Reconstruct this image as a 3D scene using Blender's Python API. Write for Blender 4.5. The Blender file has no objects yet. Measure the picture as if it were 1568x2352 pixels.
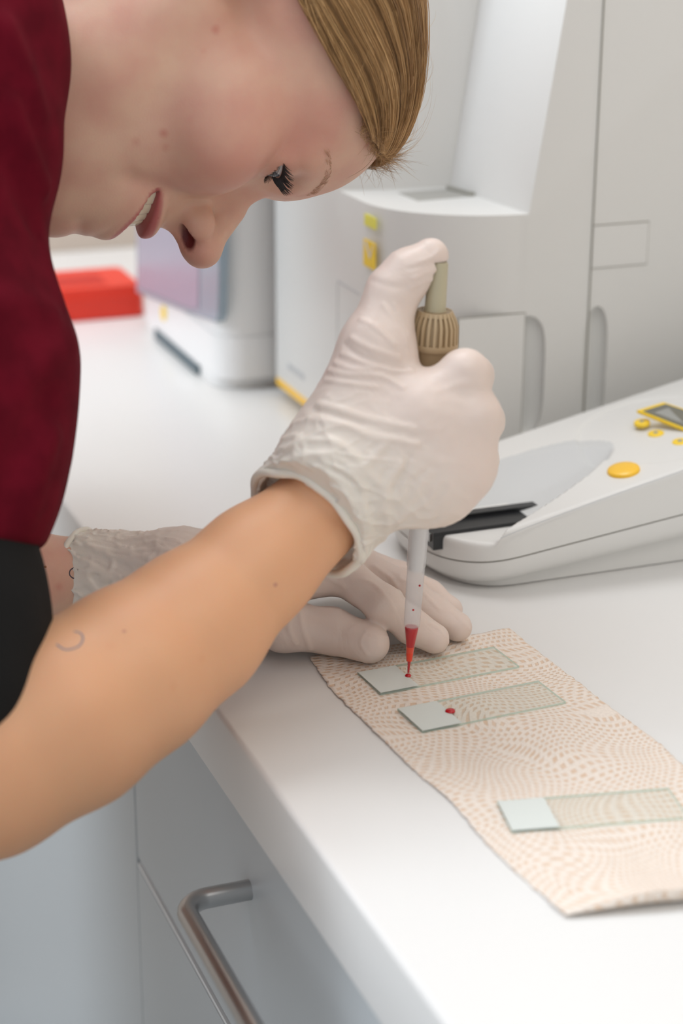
import bpy, bmesh, math, random
import numpy as np
from mathutils import Vector, Matrix
from mathutils.bvhtree import BVHTree

# ------------------------------------------------------------------ camera, world, lights, exposure
# Frame: z = 0 is the worktop surface, +Y runs away along the bench, +X goes from the aisle to the wall. Metres.
F, PITCH, ROLL, YAW, CAM_H = 4388.5356, 0.3475, 0.0041, 0.3674, 0.3944
SW, SH = 1568.0, 2352.0
_cy, _sy = math.cos(YAW), math.sin(YAW)
FW = np.array([_sy*math.cos(PITCH), _cy*math.cos(PITCH), -math.sin(PITCH)])
_r = np.array([_cy, -_sy, 0.0]); _u = np.cross(_r, FW)
CR = _r*math.cos(ROLL) + _u*math.sin(ROLL)
CU = -_r*math.sin(ROLL) + _u*math.cos(ROLL)
EYE = np.array([0, 0, CAM_H])
def ray(px, py): return FW + (px-SW/2)/F*CR - (py-SH/2)/F*CU
def at(px, py, D): return EYE + ray(px, py)*D
def onz(px, py, z=0.0): d = ray(px, py); return EYE + d*((z-CAM_H)/d[2])
def onX(px, py, X): d = ray(px, py); return EYE + d*(X/d[0])
def onY(px, py, Y): d = ray(px, py); return EYE + d*(Y/d[1])

scene = bpy.context.scene
COL = scene.collection
cam_data = bpy.data.cameras.new('camera')
cam_data.sensor_fit = 'VERTICAL'; cam_data.sensor_height = 36.0; cam_data.sensor_width = 24.0
cam_data.lens = 36.0*F/SH
cam_data.clip_start = 0.01; cam_data.clip_end = 50
cam_data.dof.use_dof = True
cam_data.dof.focus_distance = 0.945
cam_data.dof.aperture_fstop = 5.6
cam = bpy.data.objects.new('camera', cam_data); COL.objects.link(cam)
M = Matrix.Identity(4)
for i in range(3):
    M[i][0] = CR[i]; M[i][1] = CU[i]; M[i][2] = -FW[i]; M[i][3] = EYE[i]
cam.matrix_world = M
scene.camera = cam

world = bpy.data.worlds.new('world'); scene.world = world; world.use_nodes = True
bg = world.node_tree.nodes['Background']; wn = world.node_tree
# room light around the bench: cool daylight from the window side (-X, +Y), warmer and dimmer behind the camera
tcw = wn.nodes.new('ShaderNodeTexCoord'); dt = wn.nodes.new('ShaderNodeVectorMath'); dt.operation = 'DOT_PRODUCT'
dt.inputs[1].default_value = (-.42, .45, .79); wn.links.new(tcw.outputs['Generated'], dt.inputs[0])
mr = wn.nodes.new('ShaderNodeMapRange'); mr.inputs['From Min'].default_value = -1; mr.inputs['From Max'].default_value = 1
wn.links.new(dt.outputs['Value'], mr.inputs['Value'])
cr_ = wn.nodes.new('ShaderNodeValToRGB'); cr_.color_ramp.elements[0].color = (.60, .575, .53, 1); cr_.color_ramp.elements[1].color = (.98, 1.04, 1.12, 1)
wn.links.new(mr.outputs[0], cr_.inputs[0]); wn.links.new(cr_.outputs[0], bg.inputs[0]); bg.inputs[1].default_value = 0.90
def area(name, loc, target, sx, sy, power, col):
    l = bpy.data.lights.new(name, 'AREA'); l.shape = 'RECTANGLE'; l.size = sx; l.size_y = sy
    l.energy = power; l.color = col
    o = bpy.data.objects.new(name, l); COL.objects.link(o); o.location = loc
    o.rotation_euler = (Vector(target)-Vector(loc)).to_track_quat('-Z', 'Y').to_euler()
    return o
area('window_light', (-1.25, 1.45, 1.15), (0.45, 1.0, 0.1), 0.6, 1.2, 25, (0.84, 0.92, 1.0))
area('ceiling_light_far', (0.25, 1.45, 1.75), (0.3, 0.9, 0.0), 1.0, 0.6, 12, (0.97, 0.98, 1.0))
area('ceiling_light_near', (0.55, -0.30, 1.75), (0.36, 0.80, 0.0), 0.55, 0.55, 5, (1.0, 0.955, 0.88))
scene.view_settings.view_transform = 'Standard'
scene.view_settings.look = 'None'
scene.view_settings.exposure = 0.0
scene.view_settings.gamma = 1.0
scene.view_settings.use_curve_mapping = False

# ------------------------------------------------------------------ materials
def mat(name, col, rough=0.5, metal=0.0, sss=0.0, sss_rad=(1, .35, .2), sss_scale=0.004, coat=0.0, spec=0.5, bump=None, noise=None):
    m = bpy.data.materials.new(name); m.use_nodes = True
    nt = m.node_tree; b = nt.nodes['Principled BSDF']
    b.inputs['Base Color'].default_value = (*col, 1); b.inputs['Roughness'].default_value = rough
    b.inputs['Metallic'].default_value = metal; b.inputs['Specular IOR Level'].default_value = spec
    b.inputs['Coat Weight'].default_value = coat
    if sss:
        b.inputs['Subsurface Weight'].default_value = sss
        b.inputs['Subsurface Radius'].default_value = sss_rad
        b.inputs['Subsurface Scale'].default_value = sss_scale
    tc = nt.nodes.new('ShaderNodeTexCoord')
    if noise:                                   # (scale, colour2, contrast low, high)
        n = nt.nodes.new('ShaderNodeTexNoise'); n.inputs['Scale'].default_value = noise[0]; n.inputs['Detail'].default_value = 4
        nt.links.new(tc.outputs['Object'], n.inputs['Vector'])
        r = nt.nodes.new('ShaderNodeValToRGB')
        r.color_ramp.elements[0].position = noise[2]; r.color_ramp.elements[1].position = noise[3]
        r.color_ramp.elements[0].color = (*col, 1); r.color_ramp.elements[1].color = (*noise[1], 1)
        nt.links.new(n.outputs['Fac'], r.inputs['Fac']); nt.links.new(r.outputs['Color'], b.inputs['Base Color'])
    if bump:                                    # (scale, strength, distance)
        n = nt.nodes.new('ShaderNodeTexNoise'); n.inputs['Scale'].default_value = bump[0]; n.inputs['Detail'].default_value = 3
        nt.links.new(tc.outputs['Object'], n.inputs['Vector'])
        bp = nt.nodes.new('ShaderNodeBump'); bp.inputs['Strength'].default_value = bump[1]; bp.inputs['Distance'].default_value = bump[2]
        nt.links.new(n.outputs['Fac'], bp.inputs['Height']); nt.links.new(bp.outputs['Normal'], b.inputs['Normal'])
    return m
def clear(name, tint, rough=0.02, milk=0.0, milk_col=(.85, .85, .87)):
    """thin clear plastic or glass: transparent, tinted, with a fresnel gloss and an optional milky share"""
    m = bpy.data.materials.new(name); m.use_nodes = True; nt = m.node_tree
    nt.nodes.remove(nt.nodes['Principled BSDF']); out = nt.nodes['Material Output']
    tr = nt.nodes.new('ShaderNodeBsdfTransparent'); tr.inputs[0].default_value = (*tint, 1)
    gl = nt.nodes.new('ShaderNodeBsdfGlossy'); gl.inputs['Roughness'].default_value = rough
    fr = nt.nodes.new('ShaderNodeFresnel'); fr.inputs[0].default_value = 1.45
    base = tr
    if milk:
        d = nt.nodes.new('ShaderNodeBsdfDiffuse'); d.inputs[0].default_value = (*milk_col, 1)
        t = nt.nodes.new('ShaderNodeBsdfTranslucent'); t.inputs[0].default_value = (*milk_col, 1)
        a = nt.nodes.new('ShaderNodeMixShader'); a.inputs[0].default_value = .5
        nt.links.new(d.outputs[0], a.inputs[1]); nt.links.new(t.outputs[0], a.inputs[2])
        c = nt.nodes.new('ShaderNodeMixShader'); c.inputs[0].default_value = milk
        nt.links.new(tr.outputs[0], c.inputs[1]); nt.links.new(a.outputs[0], c.inputs[2]); base = c
    ge = nt.nodes.new('ShaderNodeNewGeometry'); iv = nt.nodes.new('ShaderNodeMath'); iv.operation = 'SUBTRACT'; iv.inputs[0].default_value = 1
    nt.links.new(ge.outputs['Backfacing'], iv.inputs[1]); mu = nt.nodes.new('ShaderNodeMath'); mu.operation = 'MULTIPLY'
    nt.links.new(iv.outputs[0], mu.inputs[0]); nt.links.new(fr.outputs[0], mu.inputs[1])
    mx = nt.nodes.new('ShaderNodeMixShader'); nt.links.new(mu.outputs[0], mx.inputs[0])
    nt.links.new(base.outputs[0], mx.inputs[1]); nt.links.new(gl.outputs[0], mx.inputs[2])
    nt.links.new(mx.outputs[0], out.inputs[0])
    return m

MT = {}
MT['counter'] = mat('white laminate', (.735, .725, .705), .28, spec=.45)
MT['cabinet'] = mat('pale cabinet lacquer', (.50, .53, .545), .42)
MT['cabinet_edge'] = mat('white plinth and edge highlight', (.85, .86, .86), .35)  # plinth white, also a painted highlight on the lower drawer edges
MT['gap'] = mat('dark gap', (.30, .28, .25), .8)
MT['wall'] = mat('beige wall paint', (.62, .54, .465), .8, bump=(300, .1, .0005))
MT['floor'] = mat('grey vinyl floor', (.32, .32, .31), .5, noise=(40, (.27, .27, .265), .4, .6))
MT['device'] = mat('light grey plastic', (.74, .735, .71), .42, bump=(1500, .05, .0002))
MT['device_white'] = mat('white plastic', (.82, .82, .81), .35)
MT['scoop'] = mat('hollow shade grey', (.60, .61, .605), .55)  # darker grey that paints in the shading of the reader's hollow
MT['well'] = mat('grey tray well', (.42, .41, .38), .5)
MT['device_shade'] = mat('cool grey plastic', (.56, .57, .575), .45)
MT['seam'] = mat('panel seam', (.33, .32, .28), .7)
MT['yellow'] = mat('yellow plastic', (.96, .56, .03), .35, coat=.2)
MT['yellow_label'] = mat('yellow label', (.95, .66, .04), .5)
MT['lime_label'] = mat('lime yellow label', (.85, .80, .12), .5)
MT['lcd'] = mat('grey display', (.19, .185, .15), .25)
MT['glyph'] = mat('grey button mark', (.38, .37, .33), .5)
MT['black'] = mat('black plastic', (.012, .013, .015), .32)
MT['steel'] = mat('brushed steel', (.52, .52, .52), .30, metal=1.0)
MT['bluegrey'] = mat('blue grey screen', (.30, .37, .43), .25)
MT['purple'] = mat('mauve screen image', (.37, .34, .42), .3)
MT['darkfoot'] = mat('dark slate plastic', (.10, .14, .16), .5)
MT['red'] = mat('red plastic', (.80, .035, .012), .35)
MT['red_dark'] = mat('dark red inlay', (.55, .02, .01), .5)
MT['tan'] = mat('tan plastic', (.50, .37, .22), .42)
MT['tan2'] = mat('olive tan plastic', (.46, .41, .28), .35)
MT['label_paper'] = mat('pale lilac label', (.74, .73, .82), .5)
MT['blood'] = mat('blood', (.46, .003, .010), .10, coat=.2)
MT['blood_thin'] = mat('thin blood', (.72, .035, .005), .12, coat=.5)
MT['frost'] = mat('frosted glass label', (.66, .695, .66), .6)
MT['glass'] = clear('slide glass', (.985, .995, .99), .02)
MT['glass_edge'] = clear('green glass edge', (.72, .86, .81), .05, .45, (.68, .82, .77))
MT['tip_plastic'] = clear('frosted tip plastic', (.93, .93, .94), .12, .38, (.91, .91, .92))
MT['hair'] = None
MT['lash'] = mat('lash', (.012, .009, .009), .5)
MT['brow'] = mat('brow hair', (.52, .31, .19), .6)
MT['sclera'] = mat('eye white', (.72, .69, .68), .1, coat=1.0)
MT['iris'] = mat('grey blue iris', (.08, .10, .13), .2)
MT['pupil'] = mat('pupil', (.005, .005, .005), .1)
MT['tooth'] = mat('tooth enamel', (.86, .78, .60), .18, sss=.3, sss_rad=(1, .8, .5), sss_scale=.002)
MT['tattoo'] = mat('tattoo ink', (.055, .045, .06), .6)
MT['tattoo2'] = mat('faded tattoo ink', (.28, .24, .27), .6)
MT['mole'] = mat('brown mole', (.36, .13, .045), .6)
MT['mole2'] = mat('pinkish freckle', (.56, .27, .17), .6)
MT['scrub'] = mat('burgundy scrub cloth', (.090, .0015, .0085), .9, spec=.12, noise=(55, (.13, .003, .013), .35, .65), bump=(900, .25, .0006))
MT['undershirt'] = mat('black jersey', (.010, .010, .010), .9, spec=.2)
MT['trouser'] = mat('white trouser cloth', (.75, .75, .74), .85)
MT['shoe'] = mat('white shoe', (.7, .7, .7), .5)

def skin_mat():
    m = bpy.data.materials.new('skin'); m.use_nodes = True; nt = m.node_tree; b = nt.nodes['Principled BSDF']
    L = nt.links.new; N = nt.nodes.new
    tc = N('ShaderNodeTexCoord')
    n1 = N('ShaderNodeTexNoise'); n1.inputs['Scale'].default_value = 38; n1.inputs['Detail'].default_value = 5
    L(tc.outputs['Object'], n1.inputs['Vector'])
    r = N('ShaderNodeValToRGB'); r.color_ramp.elements[0].position = .36; r.color_ramp.elements[1].position = .66
    r.color_ramp.elements[0].color = (.72, .47, .345, 1); r.color_ramp.elements[1].color = (.66, .365, .28, 1)
    L(n1.outputs['Fac'], r.inputs['Fac'])
    # freckle-like blemishes
    v = N('ShaderNodeTexVoronoi'); v.inputs['Scale'].default_value = 75; L(tc.outputs['Object'], v.inputs['Vector'])
    r2 = N('ShaderNodeValToRGB'); r2.color_ramp.elements[0].position = .04; r2.color_ramp.elements[1].position = .24
    r2.color_ramp.elements[0].color = (.6, .6, .6, 1); r2.color_ramp.elements[1].color = (0, 0, 0, 1)
    L(v.outputs['Distance'], r2.inputs['Fac'])
    n3 = N('ShaderNodeTexNoise'); n3.inputs['Scale'].default_value = 22; L(tc.outputs['Object'], n3.inputs['Vector'])
    mm = N('ShaderNodeMath'); mm.operation = 'MULTIPLY'; L(r2.outputs['Color'], mm.inputs[0])
    r3 = N('ShaderNodeValToRGB'); r3.color_ramp.elements[0].position = .5; r3.color_ramp.elements[1].position = .62; L(n3.outputs['Fac'], r3.inputs['Fac'])
    L(r3.outputs['Color'], mm.inputs[1])
    mix = N('ShaderNodeMixRGB'); mix.inputs[2].default_value = (.55, .20, .15, 1); L(mm.outputs[0], mix.inputs[0]); L(r.outputs['Color'], mix.inputs[1])
    # attribute masks: flush (rosy cheeks), lip, deep (inside of mouth and nostril)
    def layer(prev, attr, col, gain=1.0):
        a = N('ShaderNodeAttribute'); a.attribute_name = attr
        g = N('ShaderNodeMath'); g.operation = 'MULTIPLY'; g.inputs[1].default_value = gain; L(a.outputs['Fac'], g.inputs[0])
        x = N('ShaderNodeMixRGB'); x.inputs[2].default_value = (*col, 1); L(g.outputs[0], x.inputs[0]); L(prev, x.inputs[1])
        return x.outputs[0]
    o = layer(mix.outputs[0], 'warm', (.72, .375, .195), .85)
    o = layer(o, 'flush', (.60, .26, .20), .75)
    o = layer(o, 'lip', (.46, .12, .12), .95)
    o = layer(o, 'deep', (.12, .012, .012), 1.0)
    L(o, b.inputs['Base Color'])
    b.inputs['Roughness'].default_value = .48
    b.inputs['Specular IOR Level'].default_value = .4
    b.inputs['Subsurface Weight'].default_value = .35
    b.inputs['Subsurface Radius'].default_value = (1, .32, .16); b.inputs['Subsurface Scale'].default_value = .005
    n2 = N('ShaderNodeTexNoise'); n2.inputs['Scale'].default_value = 1100; n2.inputs['Detail'].default_value = 3
    L(tc.outputs['Object'], n2.inputs['Vector'])
    bp = N('ShaderNodeBump'); bp.inputs['Strength'].default_value = .18; bp.inputs['Distance'].default_value = .0004
    L(n2.outputs['Fac'], bp.inputs['Height']); L(bp.outputs['Normal'], b.inputs['Normal'])
    return m
MT['skin'] = skin_mat()

def glove_mat():
    m = mat('thin latex glove', (.76, .67, .615), .42, sss=.25, sss_rad=(1, .55, .4), sss_scale=.004, spec=.45)
    nt = m.node_tree; b = nt.nodes['Principled BSDF']; L = nt.links.new; N = nt.nodes.new
    tc = N('ShaderNodeTexCoord')
    n = N('ShaderNodeTexNoise'); n.inputs['Scale'].default_value = 45; n.inputs['Detail'].default_value = 3; n.inputs['Distortion'].default_value = 1.2
    L(tc.outputs['Object'], n.inputs['Vector'])
    bp = N('ShaderNodeBump'); bp.inputs['Strength'].default_value = .22; bp.inputs['Distance'].default_value = .004
    L(n.outputs['Fac'], bp.inputs['Height']); L(bp.outputs['Normal'], b.inputs['Normal'])
    a = N('ShaderNodeAttribute'); a.attribute_name = 'loose'
    x = N('ShaderNodeMixRGB'); x.inputs[1].default_value = (.72, .60, .535, 1); x.inputs[2].default_value = (.77, .71, .63, 1)
    L(a.outputs['Fac'], x.inputs[0]); L(x.outputs[0], b.inputs['Base Color'])
    return m
MT['glove'] = glove_mat()
MT['rim'] = mat('rolled latex rim', (.80, .75, .66), .4, sss=.2, sss_scale=.002)

def hair_mat():
    m = bpy.data.materials.new('blond hair'); m.use_nodes = True; nt = m.node_tree; b = nt.nodes['Principled BSDF']
    L = nt.links.new; N = nt.nodes.new
    a = N('ShaderNodeAttribute'); a.attribute_name = 'strand'
    r = N('ShaderNodeValToRGB'); e = r.color_ramp.elements
    e[0].position = 0; e[0].color = (.18, .092, .036, 1); e[1].position = 1; e[1].color = (.86, .58, .29, 1)
    x = e.new(.35); x.color = (.40, .22, .085, 1); x = e.new(.7); x.color = (.62, .375, .16, 1)
    L(a.outputs['Fac'], r.inputs['Fac']); L(r.outputs['Color'], b.inputs['Base Color'])
    b.inputs['Roughness'].default_value = .38; b.inputs['Specular IOR Level'].default_value = .55
    return m
MT['hair'] = hair_mat()

def towel_mat():
    m = bpy.data.materials.new('embossed paper towel'); m.use_nodes = True; nt = m.node_tree; b = nt.nodes['Principled BSDF']
    L = nt.links.new; N = nt.nodes.new
    tc = N('ShaderNodeTexCoord')
    def warp(seed):
        n = N('ShaderNodeTexNoise'); n.inputs['Scale'].default_value = 26; n.inputs['Detail'].default_value = 0
        mp = N('ShaderNodeMapping'); mp.inputs['Location'].default_value = (seed, seed*.7, 0); L(tc.outputs['Object'], mp.inputs['Vector']); L(mp.outputs[0], n.inputs['Vector'])
        return n
    n = warp(0.0)
    sub = N('ShaderNodeVectorMath'); sub.operation = 'SUBTRACT'; sub.inputs[1].default_value = (.5, .5, .5); L(n.outputs['Color'], sub.inputs[0])
    sc = N('ShaderNodeVectorMath'); sc.operation = 'SCALE'; sc.inputs['Scale'].default_value = .032; L(sub.outputs[0], sc.inputs[0])
    ad = N('ShaderNodeVectorMath'); L(tc.outputs['Object'], ad.inputs[0]); L(sc.outputs[0], ad.inputs[1])
    br = N('ShaderNodeTexBrick'); br.offset = .5; br.inputs['Scale'].default_value = 1.0
    br.inputs['Brick Width'].default_value = .0037; br.inputs['Row Height'].default_value = .0036
    br.inputs['Mortar Size'].default_value = .00120; br.inputs['Mortar Smooth'].default_value = .5
    br.inputs['Color1'].default_value = (1, 1, 1, 1); br.inputs['Color2'].default_value = (.75, .75, .75, 1); br.inputs['Mortar'].default_value = (0, 0, 0, 1)
    L(ad.outputs[0], br.inputs['Vector'])
    fib = N('ShaderNodeTexNoise'); fib.inputs['Scale'].default_value = 700; fib.inputs['Detail'].default_value = 3; L(tc.outputs['Object'], fib.inputs['Vector'])
    mix = N('ShaderNodeMixRGB'); mix.inputs[1].default_value = (.86, .77, .685, 1); mix.inputs[2].default_value = (.72, .49, .32, 1)
    g = N('ShaderNodeMath'); g.operation = 'MULTIPLY'; g.inputs[1].default_value = .72; L(br.outputs['Color'], g.inputs[0])
    L(g.outputs[0], mix.inputs[0])
    m2 = N('ShaderNodeMixRGB'); m2.blend_type = 'MULTIPLY'; m2.inputs[0].default_value = .35
    L(mix.outputs[0], m2.inputs[1]); L(fib.outputs['Color'], m2.inputs[2])
    r = N('ShaderNodeValToRGB'); r.color_ramp.elements[0].color = (.72, .72, .72, 1); r.color_ramp.elements[1].color = (1, 1, 1, 1)
    r.color_ramp.elements[0].position = .3; r.color_ramp.elements[1].position = .6; L(fib.outputs['Fac'], r.inputs['Fac']); L(r.outputs[0], m2.inputs[2])
    L(m2.outputs[0], b.inputs['Base Color'])
    b.inputs['Roughness'].default_value = .9; b.inputs['Specular IOR Level'].default_value = .15
    bp = N('ShaderNodeBump'); bp.inputs['Strength'].default_value = .6; bp.inputs['Distance'].default_value = .0005; bp.invert = True
    L(br.outputs['Color'], bp.inputs['Height']); L(bp.outputs['Normal'], b.inputs['Normal'])
    tl = N('ShaderNodeBsdfTranslucent'); tl.inputs[0].default_value = (.80, .50, .25, 1)      # thin paper lets warm light through
    ms = N('ShaderNodeMixShader'); ms.inputs[0].default_value = .05
    L(b.outputs[0], ms.inputs[1]); L(tl.outputs[0], ms.inputs[2]); L(ms.outputs[0], nt.nodes['Material Output'].inputs[0])
    return m
MT['towel'] = towel_mat()

# ------------------------------------------------------------------ object helpers
def link(name, me, m=None, parent=None, smooth=False):
    o = bpy.data.objects.new(name, me); COL.objects.link(o)
    for mm in (m if isinstance(m, (list, tuple)) else [m] if m else []): me.materials.append(mm)
    if smooth: me.polygons.foreach_set('use_smooth', [True]*len(me.polygons))
    if parent is not None: o.parent = parent
    return o
def tag(o, label=None, cat=None, group=None, kind=None):
    if label: o['label'] = label
    if cat: o['category'] = cat
    if group: o['group'] = group
    if kind: o['kind'] = kind
    return o
def empty(name, label, cat, loc=(0, 0, 0), group=None):
    o = bpy.data.objects.new(name, None); COL.objects.link(o); o.location = loc; o.empty_display_size = .02
    return tag(o, label, cat, group)
def from_bm(name, bm, m, parent=None, smooth=True, bevel=0.0, seg=3, world=True):
    if bevel:
        es = [e for e in bm.edges if len(e.link_faces) == 2 and e.calc_face_angle(0) > math.radians(28)]
        bmesh.ops.bevel(bm, geom=es, offset=bevel, segments=seg, profile=.5, affect='EDGES', clamp_overlap=True)
    bmesh.ops.recalc_face_normals(bm, faces=bm.faces)
    me = bpy.data.meshes.new(name); bm.to_mesh(me); bm.free()
    if parent is not None and world:             # geometry is given in world coordinates, store it relative to the parent
        me.transform(Matrix.Translation(-Vector(parent_loc(parent))))
    o = link(name, me, m, parent, False)
    if smooth:
        me.polygons.foreach_set('use_smooth', [True]*len(me.polygons))
        me.set_sharp_from_angle(angle=math.radians(35))
    return o
def parent_loc(p):
    v = Vector((0, 0, 0))
    while p is not None: v += Vector(p.location); p = p.parent
    return v
def box(bm, x0, x1, y0, y1, z0, z1):
    vs = [bm.verts.new((x, y, z)) for z in (z0, z1) for x, y in ((x0, y0), (x1, y0), (x1, y1), (x0, y1))]
    for f in ((0, 3, 2, 1), (4, 5, 6, 7), (0, 1, 5, 4), (1, 2, 6, 5), (2, 3, 7, 6), (3, 0, 4, 7)): bm.faces.new([vs[i] for i in f])
def prism(bm, pts, z0, z1, top=None):
    a = [bm.verts.new((x, y, z0)) for x, y in pts]
    b = [bm.verts.new((x, y, z1)) for x, y in (top or pts)]
    bm.faces.new(a[::-1]); bm.faces.new(b); n = len(a)
    for i in range(n): bm.faces.new((a[i], a[(i+1) % n], b[(i+1) % n], b[i]))
def lathe(bm, prof, axis0, axis1, n=40, cap=True):
    """prof = [(t along axis in metres, radius)]"""
    a = Vector(axis0); d = (Vector(axis1)-a).normalized(); q = d.to_track_quat('Z', 'X'); ex = q @ Vector((1, 0, 0)); ey = q @ Vector((0, 1, 0))
    rings = []
    for t, r in prof:
        rings.append([bm.verts.new(a+d*t+(ex*math.cos(2*math.pi*i/n)+ey*math.sin(2*math.pi*i/n))*r) for i in range(n)])
    for k in range(len(rings)-1):
        for i in range(n): bm.faces.new((rings[k][i], rings[k][(i+1) % n], rings[k+1][(i+1) % n], rings[k+1][i]))
    if cap: bm.faces.new(rings[0][::-1]); bm.faces.new(rings[-1])
def tube(bm, pts, rad, n=6, cap=True):
    pts = [Vector(p) for p in pts]; rads = rad if hasattr(rad, '__len__') else [rad]*len(pts)
    prev = None; rings = []
    for i, p in enumerate(pts):
        d = (pts[min(i+1, len(pts)-1)]-pts[max(i-1, 0)]).normalized()
        if prev is None:
            up = Vector((0, 0, 1)) if abs(d.z) < .9 else Vector((1, 0, 0)); ex = d.cross(up).normalized()
        else: ex = (prev-d*prev.dot(d)).normalized()
        prev = ex; ey = d.cross(ex)
        rings.append([bm.verts.new(p+(ex*math.cos(2*math.pi*k/n)+ey*math.sin(2*math.pi*k/n))*rads[i]) for k in range(n)])
    for k in range(len(rings)-1):
        for i in range(n): bm.faces.new((rings[k][i], rings[k][(i+1) % n], rings[k+1][(i+1) % n], rings[k+1][i]))
    if cap: bm.faces.new(rings[0][::-1]); bm.faces.new(rings[-1])
def smooth_curve(pts, n=8, closed=False):
    P = [np.array(p, float) for p in pts]; out = []
    m = len(P); seg = m if closed else m-1
    for i in range(seg):
        p0 = P[(i-1) % m] if closed or i > 0 else P[0]; p1 = P[i]; p2 = P[(i+1) % m]; p3 = P[(i+2) % m] if closed or i+2 < m else P[-1]
        for k in range(n):
            t = k/n; out.append(.5*((2*p1)+(-p0+p2)*t+(2*p0-5*p1+4*p2-p3)*t*t+(-p0+3*p1-3*p2+p3)*t**3))
    if not closed: out.append(P[-1])
    return out

# ------------------------------------------------------------------ the setting
def struct(name, x0, x1, y0, y1, z0, z1, m):
    bm = bmesh.new(); box(bm, x0, x1, y0, y1, z0, z1)
    return tag(from_bm(name, bm, m, smooth=False), kind='structure')
FLOOR = -.90
struct('floor', -2.2, .90, -1.2, 2.6, FLOOR-.05, FLOOR, MT['floor'])
struct('wall_back', .862, .96, -1.2, 1.90, FLOOR, 1.7, MT['wall'])
struct('wall_end', -2.2, .862, 1.80, 1.90, FLOOR, 1.7, MT['wall'])
struct('baseboard_end', -2.2, .26, 1.785, 1.80, FLOOR, FLOOR+.08, MT['device_white'])

# worktop
bm = bmesh.new(); box(bm, .2376, .861, -.5, 1.799, -.040, 0)
es = [e for e in bm.edges if all(abs(v.co.x-.2376) < 1e-5 for v in e.verts) and abs(e.verts[0].co.z-e.verts[1].co.z) < 1e-5]
bmesh.ops.bevel(bm, geom=es, offset=.0028, segments=5, profile=.5, affect='EDGES')
tag(from_bm('worktop', bm, MT['counter']), 'long white laminate worktop running past the analyser to the wall', 'worktop')

def cabinet(y0, y1, label, drawers):
    r = empty('base_cabinet', label, 'cabinet', (.55, (y0+y1)/2, FLOOR), 'base cabinets under the worktop')
    bm = bmesh.new(); box(bm, .262, .855, y0+.0005, y1-.0005, FLOOR+.10, -.0405); from_bm('carcass', bm, MT['gap'], r, False)
    bm = bmesh.new(); box(bm, .32, .84, y0+.0005, y1-.0005, FLOOR, FLOOR+.0995); from_bm('plinth', bm, MT['cabinet_edge'], r, False)
    g = .0016
    if drawers:
        zs = [(-.0425, -.176), (-.1805, -.40), (-.4045, FLOOR+.10)]
        for k, (zt, zb) in enumerate(zs):
            bm = bmesh.new(); box(bm, .2425, .2615, y0+g, y1-g, zb, zt)
            d = from_bm('drawer', bm, MT['cabinet_edge'] if k else MT['cabinet'], r, bevel=.0008)  # lower drawers: white body shows as a painted highlight around the panel
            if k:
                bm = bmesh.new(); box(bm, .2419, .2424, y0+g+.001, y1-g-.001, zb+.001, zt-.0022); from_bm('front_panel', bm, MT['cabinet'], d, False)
            # bow handle
            zh = -.0795 if k == 0 else zt-.04
            ya, yb, out, R = .7485, .7485-.32, .0335, .0125
            pts = [(.2425, ya, zh), (.2425-out+R, ya, zh)]
            pts += [(.2425-out+R-R*math.sin(t), ya-R+R*math.cos(t), zh) for t in np.linspace(.2, math.pi/2, 7)]
            pts += [(.2425-out, yb+R, zh)] + [(.2425-out+R-R*math.cos(t), yb+R-R*math.sin(t), zh) for t in np.linspace(.2, math.pi/2, 7)] + [(.2425, yb, zh)]
            bm = bmesh.new(); tube(bm, pts, .0050, 20)
            h = from_bm('handle', bm, MT['steel'], d)
            h['label'] = 'brushed steel bow handle'
    else:
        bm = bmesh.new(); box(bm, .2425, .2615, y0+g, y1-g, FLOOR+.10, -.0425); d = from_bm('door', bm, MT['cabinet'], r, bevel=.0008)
        bm = bmesh.new(); zz = -.10
        tube(bm, [(.2425, y1-.06, zz), (.205, y1-.06, zz), (.205, y1-.06, zz-.16), (.2425, y1-.06, zz-.16)], .005, 16)
        from_bm('handle', bm, MT['steel'], d)
cabinet(.36, .961, 'pale grey drawer cabinet with a steel bow handle at the lower front', True)
cabinet(.961, 1.56, 'pale grey plain-fronted base cabinet left of the drawers, below the bent arm', False)

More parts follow.
